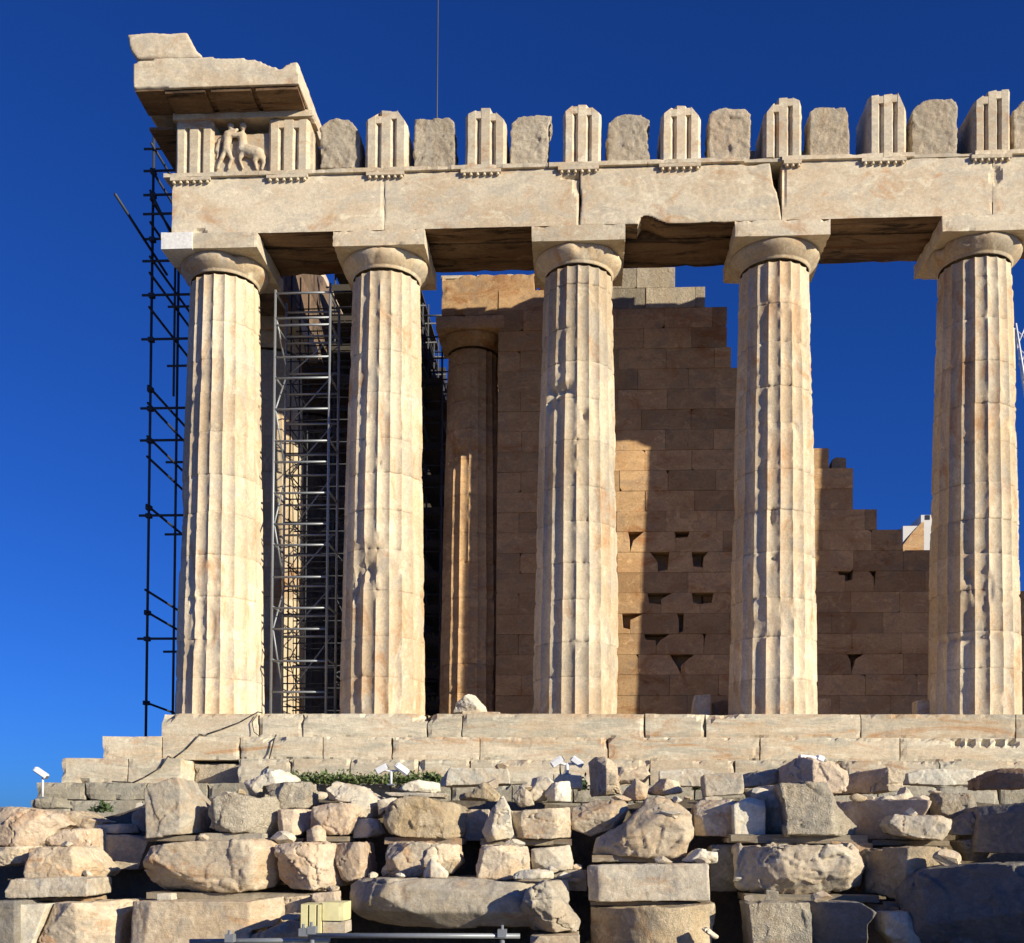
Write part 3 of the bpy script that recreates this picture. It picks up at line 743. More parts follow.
block(a, (xpl, 3.52, 10.70), (x_start+.9, 4.9, 11.75), .15, .02, .12, .05, 801, -.1); block(a, (xpl, 4.92, 10.70), (xpl+1.5, 18, 11.75), .4, .02, .12, .05, 802, -.1)
child('beam', a.mesh(M['wall']), porch)
a = Acc(); x0_ = at(441, 285, 3.55).x
for (p0, p1, q) in ((441, 476, 279), (477, 505, 278), (507, 537, 277), (538, 600, 279)):
    block(a, (at(p0, 285, 3.55).x, 3.55, 11.76), (at(p1, 285, 3.55).x-.02, 4.5, at(p0, q, 3.55).z), .1, .015, .08, .05, p0, .1)
child('loose_course', a.mesh(M['entab']), porch)

# ================================================================== SCAFFOLDS
def scaffold(name, label, x0, x1, y0, y1, zb, zt, rungs, mat, r=.026, braces=True, nbay=1, over=.0, yl=None, seed=1, decks=()):
    s_ = empty(name, (x0, y0, zb)); tag(s_, label, 'scaffold')
    rng = random.Random(seed)
    for x in (x0, x1):
        for j in range(nbay+1):
            y = y0+(y1-y0)*j/nbay
            tube_obj('post', [(x, y, zb), (x, y, zt+rng.uniform(0, .2))], r, mat, s_, 8)
    for z in rungs:
        for j in range(nbay+1):
            y = y0+(y1-y0)*j/nbay
            tube_obj('ledger', [(x0-over, y, z), (x1+over, y, z)], r*.85, mat, s_, 6)
    for z in (yl if yl is not None else rungs[::2]):
        for x in (x0, x1): tube_obj('transom', [(x, y0-over, z+.05), (x, y1+over, z+.05)], r*.85, mat, s_, 6)
    for z in decks:
        a = Acc(); n_ = max(2, int((x1-x0)/.28)); wd = (x1-x0)/n_
        for q in range(n_): a.add(*box_vf((x0+q*wd+.01, y0-over, z+.06), (x0+(q+1)*wd-.01, y1+over, z+.11)))
        a.add(*box_vf((x0-.03, y0-over-.03, z+.112), (x1+.03, y0-over, z+.28)))
        child('filler_deck', a.mesh(M['darkboard']), s_)  # decks added to fill the gaps between columns with darkness
    if braces:
        rr = sorted(rungs)
        for k in range(0, len(rr)-2, 2):
            a_, b_ = (y0, y1) if (k//2) % 2 else (y1, y0)
            tube_obj('brace', [(x0+.03, a_, rr[k]), (x0+.03, b_, rr[min(k+2, len(rr)-1)])], r*.7, mat, s_, 6)
            tube_obj('brace', [(x0+.1, y1, rr[k]), (x1-.1, y1, rr[k+2])], r*.6, mat, s_, 6)
    return s_
YT = -.15
rp = [293, 318, 325, 357, 378, 409, 441, 462, 493, 524, 545, 577, 608, 629, 661, 692]
rz = [at(300, p, YT).z for p in rp]
xA, xB = at(272, 600, YT).x, at(327, 600, YT).x
scaffold('scaffold_tower', 'bright galvanised scaffold tower standing between the two leftmost columns', xA, xB, YT, YT+.9, .01, rz[0]+.05, rz, M['steel'], .029, yl=rz[::2])
scaffold('scaffold_tower', 'dense dull scaffold just behind the bright tower, nearest of the inner ones', 1.12, 2.75, 1.5, 3.1, .01, 11.0, [.45+.55*k for k in range(19)], M['darksteel'], .019, True, 2, .1, seed=12)  # dark steel stands in for shade on these tubes
M['darkboard'] = plain('dark_filler_boards', (.06, .05, .04), .85, 0, .3)
scaffold('scaffold_tower', 'dull inner scaffold with added decks, seen in shade behind the bright tower', 1.4, 3.6, 4.8, 9.2, .01, 12.6, [.6+.55*k for k in range(22)], M['midsteel'], .028, True, 2, .25, decks=[1.1+1.65*k for k in range(6)]+[10.2, 11.0, 11.8, 12.4])
scaffold('scaffold_tower', 'farthest dark scaffold with added decks, behind the inner one', 1.0, 3.6, 11, 19, .01, 12.5, [.6+.9*k for k in range(13)], M['midsteel'], .03, True, 3, .25, decks=[1.2+1.1*k for k in range(11)], seed=9)
scaffold('scaffold_tower', 'narrow dark scaffold seen in the gap right of the second column', at(421, 500, 6).x, at(441, 500, 6).x, 6, 10.6, .01, 12.2, [.5+.6*k for k in range(20)], M['midsteel'], .028, True, 2, .15, seed=4, decks=[.8+.9*k for k in range(11)])
# dark scaffold outside the left corner
XS, YS0, YS1 = at(149, 500, 1.4).x, 1.4, 3.1
ds = empty('corner_scaffold', (XS, YS0, -1.1)); tag(ds, 'dark pipe scaffold rising against the sky left of the corner column', 'scaffold')
zc = lambda py, Y=YS0: at(150, py, Y).z
tube_obj('post', [(XS, YS0, -1.1), (XS, YS0, zc(135))], .034, M['darksteel'], ds, 8)
tube_obj('post', [(XS, YS1, -1.1), (XS, YS1, 13.0)], .034, M['darksteel'], ds, 8)
tube_obj('post', [(XS, YS1+2, -1.1), (XS, YS1+2, 13.0)], .034, M['darksteel'], ds, 8)
tube_obj('post', [(XS+.45, YS0+.3, 8.0), (XS+.45, YS0+.3, zc(140))], .03, M['darksteel'], ds, 8)
for py in (150, 172, 196, 215, 240, 262, 296, 340, 409, 441, 516, 639):
    z_ = zc(py); tube_obj('ledger', [(XS-.22, YS0-.04, z_), (-1.2, YS0-.04, z_)], .03, M['darksteel'], ds, 6)
for py in (367, 463, 535, 652, 308, 262):
    z_ = zc(py, YS1); tube_obj('ledger', [(XS-.25, YS1-.04, z_), (-1.2, YS1-.04, z_)], .03, M['darksteel'], ds, 6)
for py in (150, 175, 205, 228, 262, 278, 312, 390, 407, 440, 460, 508, 592, 613, 703):
    z_ = zc(py); tube_obj('transom', [(XS+.04, YS0-.25, z_), (XS+.04, YS1+2.2, z_-.1)], .03, M['darksteel'], ds, 6)
p0 = at(115, 194, -.6); tube_obj('loose_pipe', [tuple(p0), (XS+.05, 2.2, zc(262)+.1)], .032, M['darksteel'], ds, 6)
tube_obj('loose_pipe', [tuple(at(150, 190, .9)), (XS+.5, 2.6, zc(250))], .03, M['darksteel'], ds, 6)
for z_ in [zc(p) for p in (296, 340, 390, 409, 441, 508, 516, 613, 639, 703, 240, 196, 172)]:
    a = Acc(); V, F = box_vf((XS-.06, YS0-.07, z_-.05), (XS+.07, YS0+.06, z_+.05)); a.add(V, F); child('clamp', a.mesh(M['darksteel']), ds)

# tall thin mast rising behind the frieze
ms = empty('mast', (0, 3, 11)); pm = at(437, 115, 2.2); ms.location = (pm.x, 2.2, 11.7)
tag(ms, 'thin grey mast rising into the sky behind the frieze', 'mast')
tube_obj('pole', [(pm.x, 2.2, 11.7), (pm.x, 2.2, 18.5)], .015, M['midsteel'], ms, 8)
tube_obj('foot', [(pm.x, 2.2, 11.6), (pm.x, 2.2, 12.1)], .05, M['steel'], ms, 8)
tube_obj('stay', [(pm.x, 2.2, 12.05), (pm.x-.0, .75, 12.05)], .03, M['steel'], ms, 8)

# crane arm at the right edge
cr = empty('crane_jib', (0, 0, 0)); CYR = 30; a0 = at(1020, 395, CYR); cr.location = a0
tag(cr, 'white lattice crane jib showing at the right edge behind the last column', 'crane')
def lattice(p, q, w_, n):
    p = Vector(p); q = Vector(q); d = (q-p).normalized(); s1 = d.orthogonal().normalized()*w_; s2 = d.cross(s1).normalized()*w_
    c = [s1, -s1*.5+s2*.87, -s1*.5-s2*.87]
    for k in c: tube_obj('chord', [tuple(p+k), tuple(q+k)], .05, M['white_metal'], cr, 6)
    for i in range(n):
        a_ = p+(q-p)*i/n; b_ = p+(q-p)*(i+1)/n
        for k in range(3): tube_obj('lacing', [tuple(a_+c[k]), tuple(b_+c[(k+1) % 3])], .03, M['white_metal'], cr, 5)
lattice(at(1019, 325, CYR), at(1034, 420, CYR), .35, 5); lattice(at(1022, 360, CYR), at(1080, 480, CYR), .3, 5)
tube_obj('mast_leg', [tuple(at(1062, 450, CYR)), (at(1062, 450, CYR).x, CYR, -6)], .3, M['white_metal'], cr, 8)

# pale building beyond the right end of the wall
hb = empty('pale_building', (0, 0, 0)); HY = 40.; e0 = at(921, 515, HY); e1 = at(960, 700, HY); hb.location = (e0.x, HY, -6)
tag(hb, 'pale flat-roofed building with tiny square windows, far behind the end of the inner wall', 'building')
a = Acc(); block(a, (e0.x, HY, -6), (e0.x+2.2, HY+8, e0.z), .5, 0, .05, .0, 1); child('tower_wall', a.mesh(M['hut']), hb)
e2 = at(903, 526, HY-2); a = Acc(); block(a, (e2.x, HY-2, -6), (e0.x-.02, HY+6, e2.z), .5, 0, .05, 0, 2); child('wing_wall', a.mesh(M['hut']), hb)
for q in (517.5, 530):
    c_ = at(927.5, q, HY); a = Acc(); a.add(*box_vf((c_.x-.13, HY-.03, c_.z-.13), (c_.x+.13, HY+.05, c_.z+.13))); child('window', a.mesh(M['hutdark']), hb)
c_ = at(914, 530, 12); 
gb = empty('gable_stone', (c_.x, 12, 0)); tag(gb, 'brownish slanting stone in front of the pale building', 'stone')
gp = [(903, 545), (912, 533), (922, 522), (924, 522), (924, 640), (903, 640)]
pts = [at(p, q, 12) for p, q in gp]; V = [(p.x, 12, p.z) for p in pts]+[(p.x, 12.8, p.z) for p in pts]; n = len(pts)
a = Acc(); a.add(V, [tuple(range(n))[::-1], tuple(range(n, 2*n))]+[(i, (i+1) % n, n+(i+1) % n, n+i) for i in range(n)]); child('stone_body', a.mesh(M['wall']), gb)

# ================================================================== STONES
X0 = {1: 0, 2: 180, 3: 340, 4: 500, 5: 660, 6: 824}
def px(reg, pts): return [(X0[reg]+x/4.715, 743+y/4.715) for x, y in pts]
stone_n = 0
def stone(label, reg, pts, Y, th, mat, ridge=None, kr=.9, lridge=None, kl=1.0, rough=1.0, cuts=9, top=0.0, name='marble_block', cat='stone', bottom=0.0, round_=0.0, group='loose marble blocks below the temple', raw=False):
    """pts: silhouette on the survey image; ridge: where the face turns back to the right; lridge: where it turns back to the left"""
    global stone_n; stone_n += 1; seed = 1000+stone_n*13; rng = random.Random(seed)
    P = pts if raw else px(reg, pts); Q = [at(p, q, Y) for p, q in P]; n = len(Q)
    xs = [q.x for q in Q]; zs = [q.z for q in Q]; w_ = max(xs)-min(xs); h = max(zs)-min(zs); size = (w_+h)/2
    bm = bmesh.new()
    fr = [bm.verts.new((q.x, Y, q.z)) for q in Q]
    cx, cz = sum(xs)/n, sum(zs)/n
    bk = [bm.verts.new((cx+(q.x-cx)*.94, Y+th, cz+(q.z-cz)*.93)) for q in Q]
    bm.faces.new(fr); bm.faces.new(bk[::-1])
    for i in range(n): bm.faces.new((fr[(i+1) % n], fr[i], bk[i], bk[(i+1) % n]))
    bmesh.ops.recalc_face_normals(bm, faces=bm.faces)
    for c in range(cuts):                                    # knock facets off the front
        nv = Vector((rng.uniform(-1, 1), rng.uniform(-1.0, -.45), rng.uniform(-.9, 1))).normalized()
        far = max(v.co.dot(nv) for v in bm.verts); co = nv*(far-size*(rng.uniform(.02, .10) if c % 2 else rng.uniform(.08, .19)))
        r = bmesh.ops.bisect_plane(bm, geom=bm.verts[:]+bm.edges[:]+bm.faces[:], plane_co=co, plane_no=nv, clear_outer=True)
        ed = [e for e in r['geom_cut'] if isinstance(e, bmesh.types.BMEdge)]
        if ed: bmesh.ops.holes_fill(bm, edges=[e for e in bm.edges if e.is_boundary])
    me = bpy.data.meshes.new('s'); bm.to_mesh(me); bm.free()
    me = remesh_me(me, max(.013, min(.028, size/54)))
    v = get_co(me); no = get_no(me)
    if ridge is not None:
        xr = at((ridge if raw else X0[reg]+ridge/4.715), P[0][1], Y).x; v[:, 1] += np.maximum(0, v[:, 0]-xr)*kr
    if lridge is not None:
        xr = at((lridge if raw else X0[reg]+lridge/4.715), P[0][1], Y).x; v[:, 1] += np.maximum(0, xr-v[:, 0])*kl
    if top: zt = max(zs)-h*.35; v[:, 1] += np.maximum(0, v[:, 2]-zt)*top
    if bottom: zt = min(zs)+h*.35; v[:, 1] += np.maximum(0, zt-v[:, 2])*bottom
    if round_: v[:, 1] += round_*((v[:, 0]-cx)/(w_/2))**2*np.where(v[:, 1] < Y+th*.6, 1, .0)
    f1 = 2.2/max(.5, size)
    wv = v+np.stack([fbm(v*f1*1.3+k*9, 3, seed+k) for k in range(3)], 1)*.16*size
    A_ = min(size, 1.2)**.9*rough*.62
    d = fbm(v*f1*.8, 2, seed)*.02*A_
    wv = v+np.stack([fbm(v*f1*2+k*9, 3, seed+k) for k in range(3)], 1)*.05*size
    d += facets(wv*f1*.8, seed+6)*.050*A_ + facets(wv*f1*2.0+3, seed+8)*.026*A_
    if rough > .55:                                       # open cracks
        c1 = fbm(v*np.array([f1*.45, f1*.45, f1*.9])+3, 4, seed+11); d -= np.exp(-(c1/.016)**2)*.04*np.clip(fbm(v*f1*.6, 2, seed+12)*3+.1, 0, 1)
    d += fbm(v*12, 4, seed+7, .6)*.013*min(1, rough+.2)
    me.vertices.foreach_set('co', (v+no*d[:, None]-np.array([cx, Y+th/2, min(zs)])).ravel())
    me.materials.clear(); me.materials.append(M[mat]); me.polygons.foreach_set('use_smooth', [True]*len(me.polygons))
    try: me.update()
    except Exception: pass
    o = link(name, me); o.location = (cx, Y+th/2, min(zs)); tag(o, label, cat, group); return o
def boulder(label, *a, **k): return stone(label, *a, name=k.pop('name', 'boulder'), **k)

# --- left bank
boulder('large pinkish boulder at the left edge, highest of the left pile', 1, [(-60, 300), (60, 302), (150, 308), (230, 330), (290, 385), (240, 410), (190, 470), (120, 490), (40, 480), (-80, 480)], -9.5, .9, 'pink', lridge=80, kl=.2, top=.6)
boulder('tan ridged boulder right of the large pinkish one', 1, [(240, 325), (330, 318), (390, 345), (470, 370), (440, 412), (300, 425), (270, 380)], -9.0, .7, 'tan', top=.8)
boulder('pale lit block beside the deep shadow on the left', 1, [(205, 445), (300, 412), (438, 400), (435, 540), (380, 520), (330, 475), (205, 488)], -9.35, .8, 'pink')
boulder('rounded tan boulder cut by the left edge, over the dark gap', 1, [(-60, 490), (130, 488), (115, 560), (0, 582), (-60, 585)], -9.8, .7, 'tan')
stone('tan trapezoid block lying on the flat grey slab', 1, [(110, 495), (350, 488), (440, 610), (412, 645), (105, 638)], -10.1, .8, 'tan', ridge=340, kr=.6, rough=.7)
stone('flat grey slab under the tan trapezoid block', 1, [(25, 645), (330, 630), (410, 640), (410, 722), (20, 732)], -10.35, .8, 'grey', rough=.5, cuts=2)
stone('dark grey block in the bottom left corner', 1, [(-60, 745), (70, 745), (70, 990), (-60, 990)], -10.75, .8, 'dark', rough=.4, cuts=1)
stone('narrow white wedge next to the bottom left grey block', 1, [(73, 762), (222, 757), (135, 990), (73, 990)], -10.6, .7, 'white', rough=.3, cuts=1)
stone('pale broken block at the bottom left with a bright right end', 1, [(222, 757), (540, 748), (552, 775), (517, 830), (505, 990), (135, 990)], -10.65, .8, 'tan', ridge=350, kr=.5, rough=.7)
stone('dark block deep in shadow left of the upright block', 1, [(435, 432), (600, 432), (690, 460), (645, 600), (435, 592)], -8.95, .6, 'grey', rough=.5, cuts=1)
stone('small slab in shadow on top of the dark left block', 1, [(440, 385), (590, 380), (600, 425), (440, 430)], -8.9, .5, 'grey', ridge=560, rough=.5, cuts=1)
boulder('small pale fragment left of the upright block', 1, [(600, 350), (665, 298), (675, 425), (610, 405)], -8.5, .4, 'pink')
stone('upright grey block with a bright chipped right edge', 1, [(675, 212), (790, 170), (835, 160), (862, 220), (912, 305), (902, 425), (800, 435), (685, 447)], -9.55, .8, 'grey', ridge=850, kr=1.5, rough=.5, cuts=1)
boulder('large cracked tan boulder under the upright block', 2, [(-215, 600), (-165, 482), (0, 468), (80, 462), (330, 460), (430, 470), (457, 590), (400, 690), (230, 707), (0, 705), (-150, 700), (-212, 645)], -10.15, 1.0, 'tan', ridge=330, kr=.8, bottom=.5, cuts=10)
stone('long smooth block at the bottom, under the large cracked boulder', 2, [(-250, 745), (320, 745), (442, 732), (455, 800), (432, 870), (325, 890), (322, 990), (-250, 990)], -10.65, .9, 'tan', ridge=325, kr=.8, rough=.35, cuts=1)
stone('small white brick chock on the long smooth bottom block', 1, [(735, 710), (810, 708), (812, 742), (735, 742)], -10.3, .2, 'white', rough=.3, cuts=0)
boulder('small stone at the foot of the leaning floodlight post', 1, [(150, 262), (250, 255), (290, 305), (130, 308)], -5.5, .5, 'found')
# --- second field
boulder('rough pitted boulder with a pale broken right face', 2, [(110, 330), (150, 260), (250, 235), (330, 255), (420, 252), (465, 430), (400, 445), (285, 418), (180, 428), (110, 402), (128, 370)], -9.55, .9, 'pitted', ridge=320, kr=.9)
boulder('pale leaning boulder above the pitted one', 2, [(290, 190), (460, 120), (517, 160), (515, 190), (390, 202), (360, 255), (300, 250)], -8.6, .7, 'white')
boulder('rounded rough block on top of the pile right of the pale leaning one', 2, [(385, 205), (420, 185), (600, 180), (614, 290), (590, 306), (440, 308), (430, 270)], -9.05, .6, 'pitted', ridge=585)
stone('small block with a bright right half under the rounded rough one', 2, [(450, 312), (607, 310), (592, 400), (545, 442), (460, 437)], -9.4, .6, 'pink', ridge=530, kr=1.0)
boulder('pinkish block with a slanting right side, below the grey two-tone boulder', 2, [(605, 302), (680, 285), (820, 285), (832, 330), (787, 430), (665, 440), (603, 400)], -9.5, .8, 'pink', rough=.8)
boulder('little pale wedge stone leaning under the pinkish block', 2, [(590, 415), (640, 385), (665, 410), (667, 467), (590, 467)], -9.75, .3, 'tan')
boulder('grey boulder with a pale sunlit right end left of the golden boulder', 2, [(680, 210), (720, 178), (850, 200), (932, 270), (922, 347), (850, 357), (800, 277), (685, 267)], -9.1, .7, 'grey', ridge=840, kr=1.1)
boulder('pale fragment half in shade left of the golden boulder', 3, [(60, 360), (160, 355), (192, 430), (140, 445), (60, 450)], -9.15, .5, 'white')
boulder('bulging tan stone in the middle row, left of the block with a square right side', 2, [(432, 480), (520, 472), (620, 468), (718, 480), (752, 600), (742, 680), (640, 697), (500, 687), (430, 645)], -10.1, .9, 'pink', ridge=610, kr=.7, cuts=9)
stone('pinkish block with a square right side in the middle row', 2, [(715, 472), (860, 465), (880, 632), (780, 662), (745, 642)], -9.95, .8, 'pink', ridge=850, kr=1.3, rough=.6)
boulder('low tan stone in shade left of the yellow blocks', 2, [(430, 735), (600, 715), (622, 740), (560, 800), (470, 860), (430, 860)], -10.2, .6, 'tan')
stone('pale block just above the yellow blocks', 2, [(620, 710), (728, 700), (740, 760), (620, 760)], -10.5, .4, 'pink', rough=.4, cuts=1)
boulder('flat little stone left of the yellow blocks', 2, [(468, 820), (500, 808), (562, 812), (555, 835), (480, 838)], -10.7, .3, 'tan')
boulder('grey speckled boulder cut by the bottom edge left of the yellow blocks', 2, [(270, 925), (380, 890), (500, 842), (570, 860), (577, 990), (260, 990)], -11.0, .7, 'pitted', top=.8)
# --- third field
boulder('long grey boulder with a rounded belly above the metal rail', 3, [(-10, 680), (40, 642), (200, 636), (660, 640), (760, 655), (1100, 652), (1100, 870), (400, 882), (150, 872), (50, 835), (-10, 790)], -10.65, 1.0, 'grey', bottom=1.2, rough=.6, lridge=90, kl=.3)
boulder('big golden pitted boulder in the middle of the top row', 3, [(180, 372), (210, 290), (300, 250), (400, 253), (560, 285), (577, 300), (572, 440), (500, 447), (300, 447), (212, 427)], -9.7, .9, 'golden', ridge=490, kr=.8, lridge=260, kl=.4)
boulder('small grey stone tucked behind the golden boulder', 3, [(175, 270), (250, 255), (265, 290), (205, 320), (180, 345)], -9.0, .4, 'grey')
stone('thin flat slab over the golden boulder', 3, [(200, 232), (500, 235), (485, 257), (240, 250)], -8.7, .6, 'grey', rough=.3, cuts=0)
boulder('low pale loaf-shaped stone below the twin floodlights', 3, [(270, 215), (310, 190), (370, 170), (455, 185), (462, 225), (440, 236), (280, 222)], -7.6, .5, 'white')
boulder('rough block under the golden boulder', 3, [(205, 472), (350, 465), (550, 485), (557, 570), (502, 632), (205, 632)], -10.1, .8, 'tan', ridge=440, kr=.5)
boulder('small white pyramid stone in front of the rough block', 3, [(385, 602), (425, 540), (502, 612), (502, 637), (385, 637)], -10.45, .25, 'white', lridge=425, kl=1.2)
stone('flat moulded slab with a carved edge below the third column', 3, [(470, 165), (520, 115), (560, 118), (790, 120), (802, 192), (470, 202)], -6.5, .9, 'white', rough=.35, cuts=1)
boulder('brown lump of rock behind the white triangular stone', 3, [(555, 242), (620, 225), (680, 180), (742, 235), (732, 290), (560, 287)], -7.8, .6, 'golden')
boulder('white triangular stone standing on end', 3, [(660, 420), (700, 330), (765, 240), (800, 320), (822, 450), (690, 467)], -9.75, .6, 'white', rough=.7, lridge=720, kl=.3)
stone('shaded block in the gap between the golden boulder and white triangle', 3, [(575, 312), (702, 312), (700, 462), (570, 460)], -8.95, .5, 'grey', rough=.4, cuts=1)
boulder('broken block with a dark split, lower row under the white triangle', 3, [(640, 560), (660, 482), (880, 485), (892, 590), (882, 642), (640, 642)], -10.1, .8, 'tan', ridge=800, kr=.4)
# --- fourth field
stone('dark block in shade in the lower middle row', 4, [(145, 500), (330, 480), (347, 560), (345, 600), (150, 600)], -9.85, .6, 'grey', ridge=325, kr=1.4, rough=.5)
boulder('small pale loaf stone lying on the long rounded boulder', 4, [(60, 622), (90, 602), (180, 597), (250, 607), (252, 640), (62, 641)], -10.5, .3, 'white')
stone('low dark block behind the small loaf stone', 4, [(250, 600), (410, 600), (410, 700), (250, 690)], -9.7, .5, 'grey', rough=.4, cuts=1)
stone('pinkish cube-cut block under the three small white stones', 4, [(48, 322), (120, 316), (330, 300), (337, 448), (200, 452), (65, 448)], -9.6, .8, 'tan', rough=.6, ridge=325, kr=1.2)
boulder('leftmost of the three small white stones', 4, [(50, 250), (100, 200), (142, 230), (157, 290), (90, 302)], -9.0, .4, 'grey', ridge=120)
boulder('middle one of the three small white stones', 4, [(132, 240), (150, 165), (205, 150), (252, 180), (217, 272), (160, 277)], -8.8, .4, 'white')
boulder('rightmost of the three small white stones', 4, [(205, 235), (250, 182), (330, 176), (332, 276), (230, 277)], -8.9, .4, 'white', lridge=260, kl=.8)
stone('stone plinth under the hooded twin floodlights', 4, [(250, 145), (385, 152), (390, 215), (250, 212)], -6.6, .5, 'white', rough=.3, cuts=0)
boulder('upright brown-and-cream stone below the third column', 4, [(420, 80), (440, 62), (500, 60), (550, 90), (572, 240), (430, 250)], -7.2, .6, 'tan', lridge=500, kl=1.3)
stone('low slab with a jagged right end beside the upright stone', 4, [(555, 108), (690, 112), (712, 150), (690, 182), (560, 192)], -5.2, .6, 'tan', rough=.5)
boulder('smooth boulder mostly in shadow behind the massive layered rock', 4, [(335, 300), (470, 265), (590, 268), (612, 312), (570, 400), (430, 440), (335, 405)], -9.3, .7, 'tan', top=1.0)
boulder('small brown peak stone above the massive layered rock', 4, [(580, 240), (640, 165), (705, 205), (690, 270), (600, 270)], -8.6, .5, 'tan', lridge=640, kl=1)
boulder('small pale flat stone above the massive layered rock', 4, [(690, 232), (760, 165), (850, 180), (866, 232), (760, 245)], -8.2, .5, 'tan')
boulder('massive layered rock with a deep crack, right of centre', 4, [(428, 525), (450, 450), (590, 370), (680, 285), (702, 245), (830, 250), (932, 330), (917, 440), (892, 532), (700, 537), (440, 532)], -9.9, 1.0, 'tan', ridge=870, kr=.9, top=.9, cuts=10, lridge=600, kl=.35)
stone('long clean grey beam under the massive layered rock', 4, [(410, 578), (700, 570), (985, 570), (992, 745), (415, 748)], -10.35, .9, 'grey', rough=.3, cuts=1, top=.15)
boulder('column drum lying under the long grey beam at the bottom', 4, [(427, 785), (700, 778), (1030, 765), (1032, 820), (1010, 990), (430, 990)], -10.75, 1.1, 'golden', rough=.5, cuts=0, round_=.5, name='column_drum')
boulder('grey faceted rock with a sunlit right edge at the bottom', 4, [(85, 785), (130, 700), (210, 650), (262, 700), (382, 860), (372, 902), (140, 907), (90, 850)], -11.05, .8, 'grey', ridge=245, kr=1.1, lridge=150, kl=.5)
stone('slab under the grey faceted rock, cut by the bottom edge', 4, [(140, 912), (377, 907), (372, 990), (140, 990)], -11.0, .7, 'tan', rough=.3, cuts=1)
# --- fifth field
boulder('small white stone wedged beside the massive layered rock', 5, [(100, 560), (150, 520), (182, 500), (275, 515), (277, 568)], -10.0, .4, 'white')
stone('neat square grey block on the top row', 5, [(205, 150), (300, 140), (390, 140), (402, 240), (215, 252)], -8.9, .6, 'grey', rough=.3, cuts=1)
stone('long pale slab behind the neat square block', 4, [(750, 130), (940, 115), (1010, 130), (1010, 205), (750, 202)], -5.4, .6, 'white', rough=.4, cuts=1)
stone('block with a slanting shadow across its face, under the square block', 5, [(165, 295), (200, 265), (355, 262), (372, 450), (280, 440), (170, 440)], -9.35, .7, 'tan', rough=.5)
stone('smooth bluish-white slab standing between two rougher blocks', 5, [(345, 290), (420, 255), (500, 270), (497, 435), (350, 437)], -9.6, .6, 'white', rough=.3, cuts=1)
boulder('dark stone in shade left of the pitted trapezoid', 5, [(498, 190), (590, 185), (602, 432), (495, 432)], -9.55, .6, 'tan', lridge=620, kl=1.4, rough=.6)
stone('pitted trapezoid block with a bright broken right side', 5, [(560, 192), (800, 180), (845, 290), (935, 360), (972, 390), (965, 437), (840, 437), (600, 432), (590, 300)], -9.9, .9, 'pitted', ridge=810, kr=1.0, rough=.8, cuts=2)
boulder('rough boulder carrying the small lamp on the top row', 5, [(600, 105), (680, 60), (800, 92), (900, 130), (890, 235), (600, 235)], -8.1, .8, 'pink', lridge=720, kl=1.1)
boulder('dark low rock in shade left of the lamp boulder', 5, [(395, 142), (540, 120), (602, 150), (592, 185), (500, 200), (400, 207)], -7.3, .6, 'grey')
boulder('rough little stone under the dark low rock', 5, [(400, 215), (500, 215), (502, 270), (420, 262)], -8.9, .3, 'pitted')
boulder('huge weathered boulder with hollowed patches in the middle row', 5, [(375, 490), (560, 477), (935, 478), (992, 570), (985, 680), (800, 710), (560, 722), (380, 690)], -10.25, 1.1, 'grey', ridge=900, kr=.8, bottom=.5, rough=1.3, cuts=11)
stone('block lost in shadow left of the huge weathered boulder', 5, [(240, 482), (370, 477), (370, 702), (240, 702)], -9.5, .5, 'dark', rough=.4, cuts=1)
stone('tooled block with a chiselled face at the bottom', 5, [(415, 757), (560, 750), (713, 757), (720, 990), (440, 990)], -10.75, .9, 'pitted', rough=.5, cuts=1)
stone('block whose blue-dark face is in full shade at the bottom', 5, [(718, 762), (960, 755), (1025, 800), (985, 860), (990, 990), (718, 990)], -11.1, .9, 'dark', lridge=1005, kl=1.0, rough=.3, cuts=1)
boulder('small white chip lying beside the drum', 5, [(195, 880), (225, 872), (280, 915), (265, 930)], -10.95, .15, 'white')
stone('stone chock behind the tooled block', 5, [(500, 690), (560, 700), (565, 752), (490, 755)], -10.1, .3, 'dark', rough=.5, cuts=1)
# --- sixth field
stone('large block with its whole front in shade right of the pitted trapezoid', 6, [(100, 262), (480, 265), (512, 272), (475, 345), (470, 455), (210, 455), (150, 330)], -9.6, .9, 'pink', lridge=490, kl=.85, rough=.5, cuts=1)
boulder('worn log-shaped stone lying in front of the large shaded block', 6, [(305, 385), (340, 335), (440, 345), (560, 343), (632, 362), (602, 455), (480, 455), (330, 430)], -10.0, .6, 'grey', ridge=590)
boulder('brown rock with a pale right end on the top row at right', 6, [(110, 165), (150, 140), (330, 108), (400, 130), (390, 222), (350, 227), (110, 236)], -7.8, .7, 'tan', lridge=310, kl=1.2)
boulder('flat white sliver on the large shaded block', 6, [(220, 262), (380, 240), (400, 200), (430, 245), (425, 268), (220, 272)], -8.8, .4, 'white')
stone('long light slab on the top row at right', 6, [(392, 145), (480, 120), (770, 130), (772, 192), (560, 200), (400, 192)], -5.4, .7, 'white', rough=.4, cuts=1)
boulder('round dark rock near the right edge on the top row', 6, [(790, 160), (860, 115), (990, 118), (990, 215), (790, 212)], -6.8, .7, 'rust', lridge=950, kl=.9)
boulder('grey rock with a white upper corner near the right edge', 6, [(540, 235), (750, 232), (767, 285), (720, 335), (640, 372), (560, 350)], -9.0, .6, 'pitted', ridge=700)
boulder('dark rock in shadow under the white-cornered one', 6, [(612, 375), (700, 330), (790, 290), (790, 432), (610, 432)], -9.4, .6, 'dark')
stone('big dark block cut by the right edge, middle height', 6, [(800, 292), (1010, 275), (1010, 520), (775, 520)], -10.0, .9, 'dark', lridge=1000, kl=.85, rough=.5, cuts=1)
